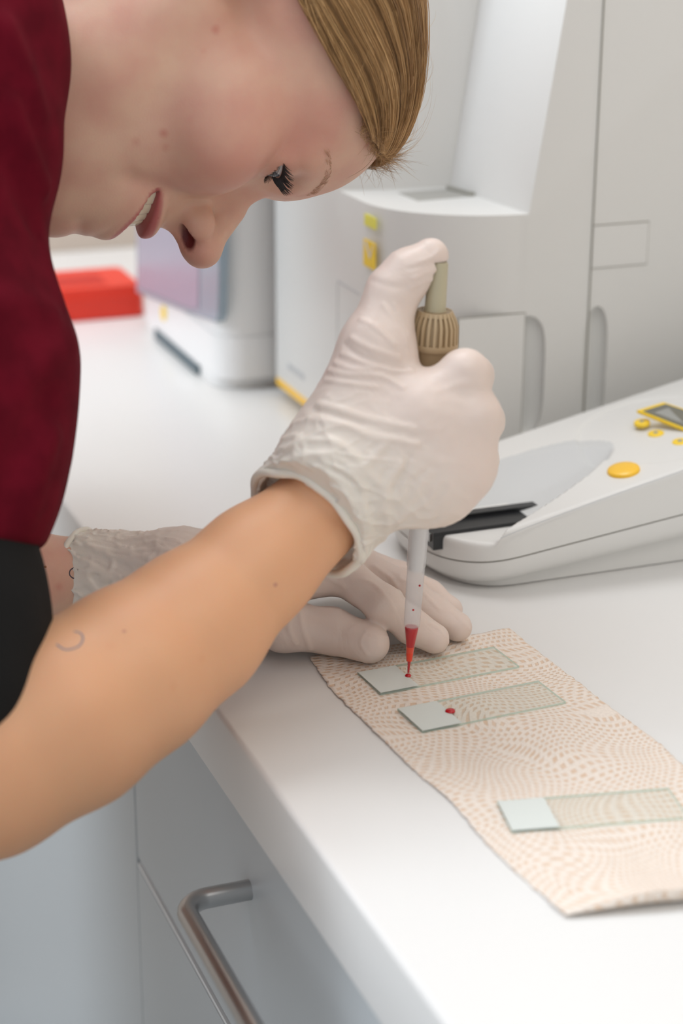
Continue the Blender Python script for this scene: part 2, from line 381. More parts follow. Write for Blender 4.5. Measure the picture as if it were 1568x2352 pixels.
# ------------------------------------------------------------------ analyser
def analyser():
    r = empty('blood_analyser', 'large light grey benchtop analyser with stepped top and yellow front labels', 'lab analyser', (.65, 1.15, 0))
    cor = [(.437, 1.268), (.437, 1.10)]
    cx, cyy, R1, R2 = .517, 1.100, .080, .070
    for t in np.linspace(0, math.pi/2, 17): cor.append((cx-R1*math.cos(t), cyy-R2*math.sin(t)))
    foot = cor[0:1]+cor[2:]+[(.85, 1.03), (.85, 1.268)]
    # one moulded housing: low body, far column and sloping near tower united
    def piece(pts, z0, z1, top=None):
        b = bmesh.new(); prism(b, pts, z0, z1, top); bmesh.ops.recalc_face_normals(b, faces=b.faces)
        me = bpy.data.meshes.new('tmp'); me_off = Matrix.Translation(-parent_loc(r)); b.to_mesh(me); b.free(); me.transform(me_off)
        o = bpy.data.objects.new('tmp', me); COL.objects.link(o); o.location = parent_loc(r); return o
    base = piece(foot, .0125, .171)
    others = [piece([(.437, 1.1420), (.504, 1.130), (.849, 1.13), (.849, 1.268), (.437, 1.268)], .1650, .47),
              piece([(.5161, 1.030), (.85, 1.030), (.85, 1.20), (.5028, 1.20)], .1650, .47, [(.5635, 1.030), (.85, 1.030), (.85, 1.20), (.545, 1.20)])]
    others[1].data.transform(Matrix.Identity(4))
    bpy.context.view_layer.update()
    for o in others:
        md = base.modifiers.new('b', 'BOOLEAN'); md.operation = 'UNION'; md.object = o; md.solver = 'EXACT'
    bpy.context.view_layer.update()
    nm = bpy.data.meshes.new_from_object(base.evaluated_get(bpy.context.evaluated_depsgraph_get()))
    b = bmesh.new(); b.from_mesh(nm); bmesh.ops.remove_doubles(b, verts=b.verts, dist=1e-5)
    bmesh.ops.dissolve_limit(b, angle_limit=math.radians(1.0), verts=b.verts, edges=b.edges)
    for o in others+[base]: bpy.data.objects.remove(o)
    body = from_bm('housing', b, MT['device'], r, bevel=.0018, seg=3, world=False)
    # recess scoops (finger grips) cut in the near face
    def cut(target, centers):
        for (x, z0, z1, rx, ry) in centers:
            b = bmesh.new(); bmesh.ops.create_uvsphere(b, u_segments=32, v_segments=24, radius=1)
            hz = (z1-z0)/2
            for v in b.verts:
                c = v.co
                # stretch a sphere into a tall rounded cutter
                z = math.copysign(abs(c.z)**.45, c.z) if abs(c.z) > 1e-6 else 0
                v.co = Vector((c.x*rx+x-parent_loc(r).x, c.y*ry+1.031-parent_loc(r).y, z*hz+(z0+z1)/2-parent_loc(r).z))
            me = bpy.data.meshes.new('tmp'); b.to_mesh(me); b.free()
            o = bpy.data.objects.new('tmp', me); COL.objects.link(o); o.location = parent_loc(r)
            md = target.modifiers.new('b', 'BOOLEAN'); md.operation = 'DIFFERENCE'; md.object = o; md.solver = 'EXACT'
            bpy.context.view_layer.update()
            dg = bpy.context.evaluated_depsgraph_get()
            nm = bpy.data.meshes.new_from_object(target.evaluated_get(dg))
            target.modifiers.clear(); target.data = nm
            bpy.data.objects.remove(o)
            nm.polygons.foreach_set('use_smooth', [True]*len(nm.polygons)); nm.set_sharp_from_angle(angle=math.radians(35))
    cut(body, [(.5190, .030, .108, .0130, .0062), (.5668, .028, .110, .0085, .0070)])
    # cover panels on the near face, standing a hair proud over a dark joint
    def panel(name, x0, x1, z0, z1, y=1.03, th=.0009, rad=.002):
        bm = bmesh.new(); box(bm, x0-.0007, x1+.0007, y-.0003, y+.0005, z0-.0007, z1+.0007)
        s = from_bm(name, bm, MT['seam'], r, False)
        bm = bmesh.new(); box(bm, x0, x1, y-th, y+.0004, z0, z1); from_bm('face', bm, MT['device'], s, bevel=.0004, seg=2)
        return s
    bm = bmesh.new(); box(bm, .5603, .5611, 1.0292, 1.0302, .0300, .4690); from_bm('panel_joint', bm, MT['seam'], r, False)
    panel('service_door', .472, .5165, .018, .1095, 1.0302)
    panel('cover_latch', .5612, .5995, .1345, .1605)
    # front door joint line on the left face
    for a, b in (((1.144, .020), (1.144, .111)), ((1.144, .111), (1.105, .1115))):
        bm = bmesh.new(); box(bm, .4367, .4375, min(a[0], b[0])-.0004, max(a[0], b[0])+.0004, min(a[1], b[1])-.0004, max(a[1], b[1])+.0004)
        from_bm('door_joint', bm, MT['seam'] if False else MT['device_shade'], r, False)
    # display slot in the ledge
    bm = bmesh.new(); prism(bm, [(.469, 1.121), (.470, 1.091), (.5105, 1.094), (.505, 1.1225)], .1706, .1713); s = from_bm('tray_well', bm, MT['well'], r, False)
    bm = bmesh.new(); prism(bm, [(.5025, 1.121), (.5078, 1.0945), (.5105, 1.0945), (.5052, 1.1225)], .1712, .1735); from_bm('well_lip', bm, MT['glyph'], s, False)
    # labels
    bm = bmesh.new(); box(bm, .4364, .4375, 1.079, 1.0965, .1575, .1645); from_bm('label_sticker', bm, MT['lime_label'], r, False)['label'] = 'small lime yellow sticker'
    bm = bmesh.new(); prism(bm, [(.4364, 1.0795), (.4364, 1.0975), (.4375, 1.0975), (.4375, 1.0795)], .132, .1485)
    s = from_bm('label_sticker', bm, MT['yellow_label'], r, False); s['label'] = 'yellow warning sticker'
    bm = bmesh.new()
    vs = [bm.verts.new((.4362, y, z)) for y, z in ((1.0955, .1475), (1.0915, .1475), (1.0865, .1405), (1.0815, .1475), (1.0805, .1475), (1.0865, .1375))]
    bm.faces.new(vs); from_bm('printed_mark', bm, MT['device_white'], s, False)
    bm = bmesh.new(); rr = random.Random(4)
    y = 1.243
    while y > 1.21:
        w = rr.uniform(.003, .0045); z = .0285 + rr.uniform(0, .0)
        box(bm, .4366, .4372, y-w, y, z-.0022, z+.0022); y -= w+.0015
    from_bm('printed_name', bm, MT['device_shade'], r, False)
    bm = bmesh.new(); box(bm, .4362, .445, 1.110, 1.2665, .0085, .0135); from_bm('base_strip', bm, MT['yellow'], r, bevel=.0008)['label'] = 'yellow strip along the bottom edge'
    for x in (.453, .80):
        for y in (1.07, 1.205):
            bm = bmesh.new(); lathe(bm, [(0, .011), (.0124, .012)], (x, y, 0), (x, y, 1), 20); from_bm('foot', bm, MT['darkfoot'], r)
analyser()

# ------------------------------------------------------------------ second instrument far left
def instrument():
    r = empty('screen_instrument', 'white benchtop instrument with a blue-grey front screen, behind the nose', 'lab instrument', (.52, 1.40, 0))
    def rr(x0, x1, y0, y1, R, n=6):
        p = []
        for cx, cy, a in ((x0+R, y0+R, 180), (x1-R, y0+R, 270), (x1-R, y1-R, 0), (x0+R, y1-R, 90)):
            for k in range(n+1): t = math.radians(a+90*k/n); p.append((cx+R*math.cos(t), cy+R*math.sin(t)))
        return p
    bm = bmesh.new(); prism(bm, rr(.398, .70, 1.284, 1.505, .022), .009, .040, rr(.400, .70, 1.286, 1.503, .022)); from_bm('base_housing', bm, MT['device_white'], r, bevel=.003)
    bm = bmesh.new(); prism(bm, rr(.3995, .70, 1.291, 1.50, .02), .0005, .009); from_bm('base_skirt', bm, MT['device_white'], r, bevel=.001)
    bm = bmesh.new(); box(bm, .3965, .402, 1.335, 1.452, .001, .0085); from_bm('vent_slot', bm, MT['darkfoot'], r, bevel=.001)
    bm = bmesh.new(); prism(bm, rr(.401, .70, 1.287, 1.502, .02), .0402, .30, rr(.410, .70, 1.287, 1.502, .02)); from_bm('upper_housing', bm, MT['device_white'], r, bevel=.003)
    # front screen, standing on the sloping upper front
    def fx(z): return .401+(z-.0402)/.26*.009
    bm = bmesh.new(); pts = [(1.500, .028), (1.500, .24), (1.279, .24), (1.279, .060), (1.284, .054), (1.300, .052), (1.335, .047)]
    a = [bm.verts.new((fx(z)-.005, y, z)) for y, z in pts]; b = [bm.verts.new((fx(z)+.002, y, z)) for y, z in pts]
    n = len(a); bm.faces.new(a); bm.faces.new(b[::-1])
    for i in range(n): bm.faces.new((a[i], b[i], b[(i+1) % n], a[(i+1) % n]))
    s = from_bm('screen', bm, MT['bluegrey'], r, bevel=.001)
    bm = bmesh.new(); vs = [bm.verts.new((fx(z)-.0055, y, z)) for y, z in ((1.495, .033), (1.495, .235), (1.325, .235), (1.325, .055), (1.345, .050))]
    bm.faces.new(vs); from_bm('picture', bm, MT['purple'], s, False)
    bm = bmesh.new(); lathe(bm, [(0, .006), (.003, .006)], (.401, 1.43, .026), (.39, 1.43, .026), 20); from_bm('button', bm, MT['yellow_label'], r)
instrument()

def red_box():
    r = empty('red_box', 'bright red low box at the far end of the bench, beside the burgundy top', 'box', (.33, 1.59, 0))
    y0, y1, x0, x1 = 1.527, 1.603, .22, .409
    low = [(x0, y0), (x1-.004, y0), (x1, y0+.004), (x1, y1-.004), (x1-.004, y1), (x0, y1)]
    bm = bmesh.new(); prism(bm, low, .0005, .0165); from_bm('bin', bm, MT['red'], r, bevel=.002)
    top = [(x0+.01, y0+.012), (x1-.022, y0+.012), (x1-.028, y1-.06), (x1-.045, y1-.012), (x0+.01, y1-.012)]
    bm = bmesh.new(); prism(bm, low, .0167, .0272, [(x+(-.0015 if x > .3 else .0015), y+(.0015 if y < 1.55 else -.0015)) for x, y in low]); l = from_bm('lid', bm, MT['red'], r, bevel=.002)
    bm = bmesh.new(); box(bm, .255, .382, y0+.014, y0+.052, .0268, .0276); from_bm('lid_grip', bm, MT['red_dark'], l, bevel=.0006)
red_box()

# ------------------------------------------------------------------ slide reader (right)
def reader():
    r = empty('slide_reader', 'wedge-shaped light grey reader with yellow buttons and black slide slot', 'lab instrument', (.54, .94, 0))
    X0, X1, YN, YF = .3950, .72, .8645, .984
    YC, HW = (YN+YF)/2, (YF-YN)/2
    def half(x):                # plan half-width, a blunt rounded nose
        t = min(max((x-X0)/.045, 0), 1)
        return HW*(1-(1-t)**2.6)**(1/2.2)
    def bot(x): return .0045+max(0, x-.41)*.100
    def mid(x): return .0155+max(0, x-.40)*.118
    def deck(x): return .0280+max(0, x-.392)*.212
    def scoop(x, y):            # distance inside the hollow, metres
        t = max(0, (x-.39)/.136)
        if t >= 1: return -1
        yc = .9205+.07*(x-.39)
        return .066*(1-t**1.1)**.6-(yc-y) if y < yc else .031*(1-t**4)**.5-(y-yc)
    FLOORZ = .0285
    def ramp(x, y): return .026*(max(0, x-.452)/.071)**1.6+.012*(max(0, y-.921)/.03)**1.4
    def top(x, y):
        z = deck(x)
        s = scoop(x, y)
        if s > 0:
            f = min(1, s/.0055); f = math.sqrt(1-(1-f)**2)
            floor = FLOORZ+ramp(x, y)
            z = z*(1-f)+min(z, floor)*f
        e = ((x-.553)/.046)**2+((y-(YC+.002))/.050)**2       # dished control field
        if e < 1: z -= .0016*min(1, (1-e)/.10)
        return z
    xs = [X0+.0003+ (X1-X0)*((i/220)**1.2) for i in range(221)]
    N = 130
    bm = bmesh.new(); grid = []
    for x in xs:
        h = half(x); row = []
        for j in range(N+1):
            t = -1+2*j/N; t = math.sin(t*math.pi/2)*.35+t*.65
            y = YC+h*t; z = top(x, y)
            edge = h*(1-abs(t))
            if edge < .0045: z -= (.0045-math.sqrt(max(0, .0045**2-(.0045-edge)**2)))*.8
            row.append(bm.verts.new((x, y, z)))
        grid.append(row)
    for i in range(len(xs)-1):
        for j in range(N):
            f = bm.faces.new((grid[i][j], grid[i+1][j], grid[i+1][j+1], grid[i][j+1])); c = f.calc_center_median()
            if scoop(c.x, c.y) > .0004 and ramp(c.x, c.y) > .0004: f.material_index = 1  # sloping faces of the hollow get their shade as colour
    # skirts down to the mid joint
    def skirt(col, inset=.0):
        low = [bm.verts.new((v.co.x, v.co.y, mid(v.co.x)+.0006)) for v in col]
        for i in range(len(col)-1): bm.faces.new((col[i], low[i], low[i+1], col[i+1]))
        return low
    a = skirt([g[0] for g in grid]); b = skirt([g[-1] for g in grid]); c = skirt(grid[0]); d = skirt(grid[-1])
    bmesh.ops.remove_doubles(bm, verts=bm.verts, dist=1e-6)
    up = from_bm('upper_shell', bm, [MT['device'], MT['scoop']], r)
    # lower shell, joint and recessed base
    def hull(name, zt, zb, dx, m, m2=None):
        bm = bmesh.new(); P = [x for x in xs]
        ring = [(x, YC-half(x)) for x in P]+[(x, YC+half(x)) for x in P[::-1]]
        def inset(p, k):
            x, y = p; return (x+dx*k*max(0, 1-(x-X0)/.05), YC+(y-YC)*(1-dx*k/HW))
        lay = []
        K = 6
        for k in range(K+1):
            t = k/K; ins = (0 if m2 is None else m2)*(1-math.sqrt(max(0, 1-(1-t)**2)))
            lay.append([bm.verts.new((*inset(p, 1+ins), zb(p[0])+(zt(p[0])-zb(p[0]))*t)) for p in ring])
        n = len(ring)
        for k in range(K):
            for i in range(n): bm.faces.new((lay[k][i], lay[k][(i+1) % n], lay[k+1][(i+1) % n], lay[k+1][i]))
        bm.faces.new(lay[0][::-1]); bm.faces.new(lay[-1])
        return from_bm(name, bm, m, r)
    hull('joint', lambda x: mid(x)+.0008, lambda x: mid(x)-.0008, .0008, MT['seam'])
    hull('lower_shell', lambda x: mid(x)-.0004, bot, .0002, MT['device'], 18)
    hull('base', lambda x: bot(x)+.001, lambda x: .0006, .0085, MT['device'])
    def hit(px, py, off=0):
        D = .8
        for _ in range(400):
            p = at(px, py, D)
            if p[2] <= deck(p[0])+off: break
            D += .0008
        return p
    ex = Vector((1, 0, .212)).normalized(); ey = Vector((0, 1, 0)); en = ex.cross(ey)
    def disc(name, c, a, b, h, m, parent, ang=0.0, dome=.0006):
        bm = bmesh.new(); c = Vector(c); n = 40
        prof = [(1, -.0012), (1, h*.5), (.97, h*.8), (.9, h), (.5, h+dome), (0, h+dome*1.3)]
        rings = []
        for s, z in prof[:-1]:
            rings.append([bm.verts.new(c+(ex*math.cos(t+ang)*a+ey*math.sin(t+ang)*b)*s+en*z) for t in [2*math.pi*i/n for i in range(n)]])
        for k in range(len(rings)-1):
            for i in range(n): bm.faces.new((rings[k][i], rings[k][(i+1) % n], rings[k+1][(i+1) % n], rings[k+1][i]))
        bm.faces.new(rings[-1]); bm.faces.new(rings[0][::-1])
        return from_bm(name, bm, m, parent)
    p = hit(1432, 1083); disc('start_button', p, .0090, .0098, .0022, MT['yellow'], r)['label'] = 'large domed yellow start button'
    for px, py in ((1473, 965), (1505, 991), (1561, 1010)):
        b = disc('key', Vector(hit(px, py))-en*.0016, .0046, .0050, .0008, MT['yellow_label'], r, dome=.0001)
        disc('key_mark', Vector(hit(px, py))-en*.0012, .0014, .0015, .0009, MT['glyph'], b, dome=.0001)
    # display with yellow frame
    q = [Vector(hit(px, py)) for px, py in ((1461, 938), (1523, 919), (1640, 958), (1594, 990))]
    def quad(name, f, h0, h1, m, parent):
        c = sum(q, Vector())/4; v = [c+(p-c)*f-en*.0010 for p in q]; bm = bmesh.new()
        a = [bm.verts.new(p+en*h0) for p in v]; b = [bm.verts.new(p+en*h1) for p in v]
        bm.faces.new(a[::-1]); bm.faces.new(b)
        for i in range(4): bm.faces.new((a[i], a[(i+1) % 4], b[(i+1) % 4], b[i]))
        return from_bm(name, bm, m, parent, False)
    fr = quad('display_frame', 1.0, -.002, -.0003, MT['yellow_label'], r); quad('display', .84, -.001, .0000, MT['lcd'], fr)
    # light joint line along the near edge of the deck
    pts = [Vector(hit(px, py))+en*.00015 for px, py in ((1150, 1236), (1200, 1215), (1300, 1177), (1420, 1133), (1568, 1081), (1700, 1035))]
    bm = bmesh.new(); tube(bm, [p-en*.0001 for p in smooth_curve(pts, 5)], .0003, 6); from_bm('deck_joint', bm, MT['device_shade'], r)
    # black slot carrying the slide
    z = FLOORZ
    def s3(px, py, zz): return onz(px, py, zz)
    A, B_, C_, Dd = s3(1013, 1249, z), s3(986, 1222, z), s3(1230, 1163, z), s3(1245, 1190, z)
    bm = bmesh.new(); x0, x1 = .3958, .512
    y0 = .8885; y1 = .9145
    box(bm, x0, x1, y0, y1, .0205, .0289); s = from_bm('slide_slot', bm, MT['black'], r, bevel=.0004); s['label'] = 'black slide slot across the nose'
    bm = bmesh.new(); box(bm, x0-.0002, x1, y0+.0002, y0+.0030, .0205, .0306); from_bm('slot_rail', bm, MT['black'], s, bevel=.0005)
    bm = bmesh.new(); box(bm, x0-.0002, x1, y1-.006, y1+.0006, .0205, .0310); from_bm('slot_rail', bm, MT['black'], s, bevel=.0005)
    bm = bmesh.new(); box(bm, x0-.0012, x0+.002, y0+.0035, y1-.005, .0245, .0288); from_bm('slot_window', bm, MT['steel'], s, bevel=.0003)
reader()

# ------------------------------------------------------------------ paper towel
def towel():
    nl = [(711, 1513), (765, 1590), (866, 1690), (950, 1772), (1036, 1846), (1120, 1945), (1210, 2030), (1287, 2100)]
    L = [onz(*p)[:2] for p in nl]
    R = [onz(*p)[:2] for p in ((1168, 1449), (1280, 1534), (1400, 1628), (1497, 1698), (1568, 1764))]
    d = (np.array(R[-1])-np.array(R[0])); d /= np.linalg.norm(d)
    Rr = smooth_curve(R, 12); Ll = smooth_curve(L, 12)
    yn = L[-1][1]
    R2 = list(Rr); p = np.array(Rr[-1])
    while p[1] > yn-.012: p = p+d*.01; R2.append(p.copy())
    def resample(P, n):
        P = np.array(P); s = np.r_[0, np.cumsum(np.linalg.norm(np.diff(P, axis=0), axis=1))]
        t = np.linspace(0, s[-1], n); return np.stack([np.interp(t, s, P[:, k]) for k in range(2)], 1)
    NU, NV = 260, 90
    A = resample(Ll, NU); Bq = resample(R2, NU)
    rg = np.random.RandomState(3)
    ja = np.convolve(rg.randn(NU), np.ones(3)/3, 'same')*.00035; jb = np.convolve(rg.randn(NU), np.ones(3)/3, 'same')*.00035
    bm = bmesh.new(); g = []
    for i in range(NU):
        row = []
        u = i/(NU-1)
        for j in range(NV):
            t = j/(NV-1); p = A[i]*(1-t)+Bq[i]*t
            x, y = p[0]+ja[i]*(1-t)+jb[i]*t, p[1]
            z = .0007+.0003*math.sin(x*190+y*70)*math.sin(y*130-x*40)
            if u > .9:                         # the near end curls up
                k = (u-.9)/.1
                z += .0080*k*k*(.12+.88*min(1, t*3.0))*(1-.40*t)
                y -= .002*k*k
            if u < .05: z += .0004*math.sin(t*21)
            row.append(bm.verts.new((x, y, max(z, .0004))))
        g.append(row)
    for yo, zf in ((-.0012, .75), (.0006, .35), (.0060, .02)):       # the curled end tucks back under itself
        g.append([bm.verts.new((v.co.x, v.co.y+yo, max(.0004, v.co.z*zf))) for v in g[NU-1]])
    for i in range(len(g)-1):
        for j in range(NV-1): bm.faces.new((g[i][j], g[i+1][j], g[i+1][j+1], g[i][j+1]))
    o = from_bm('paper_towel', bm, MT['towel'])
    md = o.modifiers.new('thick', 'SOLIDIFY'); md.thickness = .0004; md.offset = 1
    tag(o, 'long strip of tan embossed paper towel lying under the glass slides', 'paper towel')
    return o
towel()

def slide(tl, bl, br, tr, frost, label, zlift=.0014):
    """corners are points on the worktop plane; the slide is a 76 x 26 x 1 mm glass"""
    P = [onz(*p, zlift)[:2] for p in (tl, bl, br, tr)]
    c = sum(P)/4; ax = ((P[2]-P[1])+(P[3]-P[0])); ax /= np.linalg.norm(ax); ay = np.array([-ax[1], ax[0]])
    z = zlift; L2, W2, T = .038, .013, .0011
    r = empty('microscope_slide', label, 'microscope slide', (c[0], c[1], z), 'glass slides on the towel')
    def w(a, b, zz): q = c+ax*a+ay*b; return (q[0], q[1], zz)
    f = -L2+frost
    bm = bmesh.new()
    def slab(bm, a0, a1, b0, b1, z0, z1):
        vs = [bm.verts.new(w(a, b, zz)) for zz in (z0, z1) for a, b in ((a0, b0), (a1, b0), (a1, b1), (a0, b1))]
        return [bm.faces.new([vs[i] for i in k]) for k in ((0, 3, 2, 1), (4, 5, 6, 7), (0, 1, 5, 4), (1, 2, 6, 5), (2, 3, 7, 6), (3, 0, 4, 7))]
    fs = slab(bm, -L2, L2, -W2, W2, z, z+T)
    for k in (2, 3, 4, 5): fs[k].material_index = 1
    me = bpy.data.meshes.new('glass'); bm.to_mesh(me); bm.free(); me.transform(Matrix.Translation(-Vector(r.location)))
    link('glass', me, [MT['glass'], MT['glass_edge']], r)
    bm = bmesh.new(); slab(bm, -L2+.0002, f, -W2+.0002, W2-.0002, z+T, z+T+.00006)
    from_bm('frosted_end', bm, MT['frost'], r, False)['label'] = 'frosted writing end'
    return c, ax, ay, z+T
s1 = slide((819, 1548), (873, 1598), (1190, 1533), (1137, 1490), .0205, 'glass slide furthest back on the towel, right under the pipette tip')
s2 = slide((912, 1630), (971, 1686), (1297, 1615), (1237, 1569), .0205, 'middle glass slide carrying a separate red blood drop')
s3_ = slide((1140, 1843), (1182, 1915), (1567, 1882), (1541, 1814), .0205, 'clean glass slide nearest the camera, with no blood on it')

def drop(px, py, rx, h, label):
    zt = s1[3]+.0001; c = onz(px, py, zt)
    bm = bmesh.new(); bmesh.ops.create_uvsphere(bm, u_segments=28, v_segments=16, radius=1)
    for v in bm.verts:
        z = max(v.co.z, -.12)
        v.co = Vector((c[0]+v.co.x*rx*(1+.06*math.sin(3*math.atan2(v.co.y, v.co.x))), c[1]+v.co.y*rx, zt+(z+.12)*h))
    o = from_bm('blood_drop', bm, MT['blood']); return tag(o, label, 'blood drop', 'blood drops on the slides')
drop(1034, 1634, .0024, .0012, 'free round red blood drop beside the frosted end of the middle slide')
drop(937, 1553, .0015, .0012, 'small blood drop being touched by the end of the pipette tip')

# ------------------------------------------------------------------ pipette
PT = onz(937, 1550, s1[3]+.0009); 
_top = None
def pipette():
    global _top, _top_len
    # axis leans a little so that the collar stands over the web of the thumb
    t = np.array(PT); k = at(1003, 655, .862); ax = (k-t)/np.linalg.norm(k-t); _top = (t, ax)
    r = empty('pipette', 'tan hand pipette with clear blood-filled tip held by the right hand', 'pipette', tuple(t))
    A, Bv = tuple(t), tuple(t+ax)
    # measured along the axis by picture rows
    def s(px, py):
        d = ray(px, py); # closest approach of the view ray to the axis
        w0 = EYE-t; a = d@d; b = d@ax; c = 1.0; dd = d@w0; e = ax@w0
        return (a*e-b*dd)/(a*c-b*b)
    sh = s(945, 1440); st = s(950, 1300); su = s(958, 1225)
    bm = bmesh.new(); lathe(bm, [(.0000, .00055), (.006, .00085), (sh*.55, .0021), (sh, .0036), (sh+.0008, .0037)], A, Bv, 36, cap=False)
    lower = bm; bm = bmesh.new()
    lathe(bm, [(sh+.0008, .0037), (sh+.003, .0039), (st-.004, .0042), (st, .0043), (st+.0006, .0046), (su+.03, .0049)], A, Bv, 36, cap=False)
    tip = from_bm('tip', bm, MT['tip_plastic'], r); tip['label'] = 'clear conical plastic tip'
    from_bm('tip_point', lower, MT['glass'], tip)
    bm = bmesh.new(); lathe(bm, [(.0012, .0005), (.006, .0007), (sh*.55, .00185), (sh*.56, .0019), (sh-.0005, .0033), (sh, .0032)], A, Bv, 32)
    bl = from_bm('blood_column', bm, MT['blood'], tip); bl['label'] = 'dark red blood filling the tip'
    # thinner, orange lower part
    bm = bmesh.new(); lathe(bm, [(.0105, .00125), (sh*.30, .00140), (sh*.56, .00198), (sh*.60, .00208)], A, Bv, 32); from_bm('thin_blood', bm, MT['blood_thin'], tip)
    bm = bmesh.new(); lathe(bm, [(st-.002, .0035), (st+.02, .0037), (su+.03, .0038)], A, Bv, 32); from_bm('tip_cone', bm, MT['label_paper'] if False else MT['device_white'], r)
    for q, (px, py) in enumerate(((959, 1345), (948, 1400))):
        a = s(px, py); bm = bmesh.new(); bmesh.ops.create_icosphere(bm, subdivisions=2, radius=.00055)
        o_ = Vector(t+ax*a-FW*.0041+CR*(.0022 if q == 0 else 0)); bmesh.ops.translate(bm, verts=bm.verts, vec=o_); from_bm('blood_fleck', bm, MT['blood'], tip)
    # handle: collar, crown, plunger
    c0, c1, c2 = s(985, 828), s(992, 795), s(998, 712)
    _top_len = (su+.028, c1, c2)
    bm = bmesh.new(); lathe(bm, [(su+.028, .0045), (su+.034, .007), (c0-.055, .009), (c0-.02, .0095), (c0-.004, .0098), (c1-.001, .0103), (c1, .0110)], A, Bv, 48); from_bm('grip', bm, MT['tan'], r)
    bm = bmesh.new(); lathe(bm, [(c1-.0006, .0113), (c1+.0006, .01175), (c1+.0022, .0117), (c1+.0024, .0098), (c1+(c2-c1)*.62, .0094), (c2-.0022, .0076), (c2-.002, .0086), (c2, .0078)], A, Bv, 64); cr = from_bm('adjusting_crown', bm, MT['tan'], r)
    q = Vector(ax).to_track_quat('Z', 'X'); ex = q @ Vector((1, 0, 0)); ey = q @ Vector((0, 1, 0)); T = Vector(t); AX = Vector(ax)
    bm = bmesh.new(); h = c2-c1
    for i in range(25):                       # the ribs of the crown
        a = 2*math.pi*i/25; rd = ex*math.cos(a)+ey*math.sin(a); tg = AX.cross(rd)
        prof = [(c1+.002, .0117), (c1+h*.60, .0113), (c1+h*.78, .0102), (c1+h*1.0, .0080)]
        inn = .0022
        ring = []
        for tt, rr_ in prof:
            ring.append([bm.verts.new(T+AX*tt+rd*(rr_-inn*1.2)+tg*.00075), bm.verts.new(T+AX*tt+rd*rr_+tg*.00060), bm.verts.new(T+AX*tt+rd*rr_-tg*.00060), bm.verts.new(T+AX*tt+rd*(rr_-inn*1.2)-tg*.00075)])
        for k2 in range(len(ring)-1):
            for e in range(4): bm.faces.new((ring[k2][e], ring[k2][(e+1) % 4], ring[k2+1][(e+1) % 4], ring[k2+1][e]))
        bm.faces.new(ring[0][::-1]); bm.faces.new(ring[-1])
    from_bm('ribs', bm, MT['tan'], cr)
    bm = bmesh.new(); lathe(bm, [(c2-.002, .0056), (c2, .0052), (c2+.001, .0049), (c2+.0215, .0044), (c2+.0225, .0038)], A, Bv, 36); from_bm('plunger', bm, MT['tan2'], r)
    # small pale label on the side of the grip
    bm = bmesh.new(); n = 10; a = []
    base = math.atan2(Vector(CR*.93-FW*.36).dot(ey), Vector(CR*.93-FW*.36).dot(ex))
    for k2 in range(n+1):
        an = base-.40+.75*k2/n; rd = ex*math.cos(an)+ey*math.sin(an)
        a.append((bm.verts.new(T+AX*(c0-.006)+rd*.0106), bm.verts.new(T+AX*(c1-.0008)+rd*.0109)))
    for k2 in range(n): bm.faces.new((a[k2][0], a[k2+1][0], a[k2+1][1], a[k2][1]))
    from_bm('label_sticker', bm, MT['label_paper'], r)
pipette()
def f_pipette(p):
    t, ax = _top; q = p-t; h = q@ax; rad = np.linalg.norm(q-h[:, None]*ax, axis=1)
    L = _top_len; prof = np.interp(h, [L[0]-.001, L[0]+.006, L[1]-.001, L[1]+.0005, L[2]-.006, L[2]+.0005, L[2]+.003, L[2]+.03], [.0054, .0098, .0112, .0120, .0112, .0082, .0056, .0050])
    return np.maximum(rad-prof-.0002, h-(L[2]+.0226))

# ------------------------------------------------------------------ implicit surfaces (signed distance) for the body, gloves and clothes
def smin(a, b, k):
    h = np.maximum(k-np.abs(a-b), 0)/k
    return np.minimum(a, b)-h*h*k*.25
def smax(a, b, k): return -smin(-a, -b, k)
def f_cone(p, a, b, ra, rb):
    a = np.asarray(a, float); b = np.asarray(b, float); ba = b-a; L = ba@ba
    t = np.clip(((p-a)@ba)/L, 0, 1)
    return np.linalg.norm(p-a-t[:, None]*ba, axis=1)-(ra+(rb-ra)*t)
def f_ell(p, c, ax, R):
    q = (p-np.asarray(c))@np.asarray(ax).T; R = np.asarray(R)
    k0 = np.linalg.norm(q/R, axis=1); k1 = np.linalg.norm(q/(R*R), axis=1)+1e-9
    return k0*(k0-1)/k1
def f_chain(p, pts, k=.004):
    d = None
    for (a, ra), (b, rb) in zip(pts[:-1], pts[1:]):
        e = f_cone(p, a, b, ra, rb); d = e if d is None else smin(d, e, k)
    return d
def poly_dist(p, P):
    d = None
    for a, b in zip(P[:-1], P[1:]):
        e = f_cone(p, a, b, 0, 0); d = e if d is None else np.minimum(d, e)
    return d
class Creases:
    def __init__(s): s.items = []
    def add(s, P, amp, w):
        P = np.array(P); w = w*.72; s.items.append((P, amp, w, P.min(0)-3*w, P.max(0)+3*w))
    def __call__(s, p, f):
        near = np.nonzero(np.abs(f) < .012)[0]
        if not len(near): return f
        q = p[near]; add = np.zeros(len(near))
        for P, amp, w, lo, hi in s.items:
            m = np.nonzero(np.all((q > lo) & (q < hi), axis=1))[0]
            if len(m):
                d = poly_dist(q[m], P); add[m] -= amp*np.exp(-(d/w)**2)
        f = f.copy(); f[near] += add
        return f
def trace(field, px, py, D0, D1):
    D = D0
    for _ in range(120):
        p = at(px, py, D)[None]; d = float(field(p)[0])
        if d < .00015: return p[0]
        D += max(d*.7, .0003)
        if D > D1: return None
    return p[0]
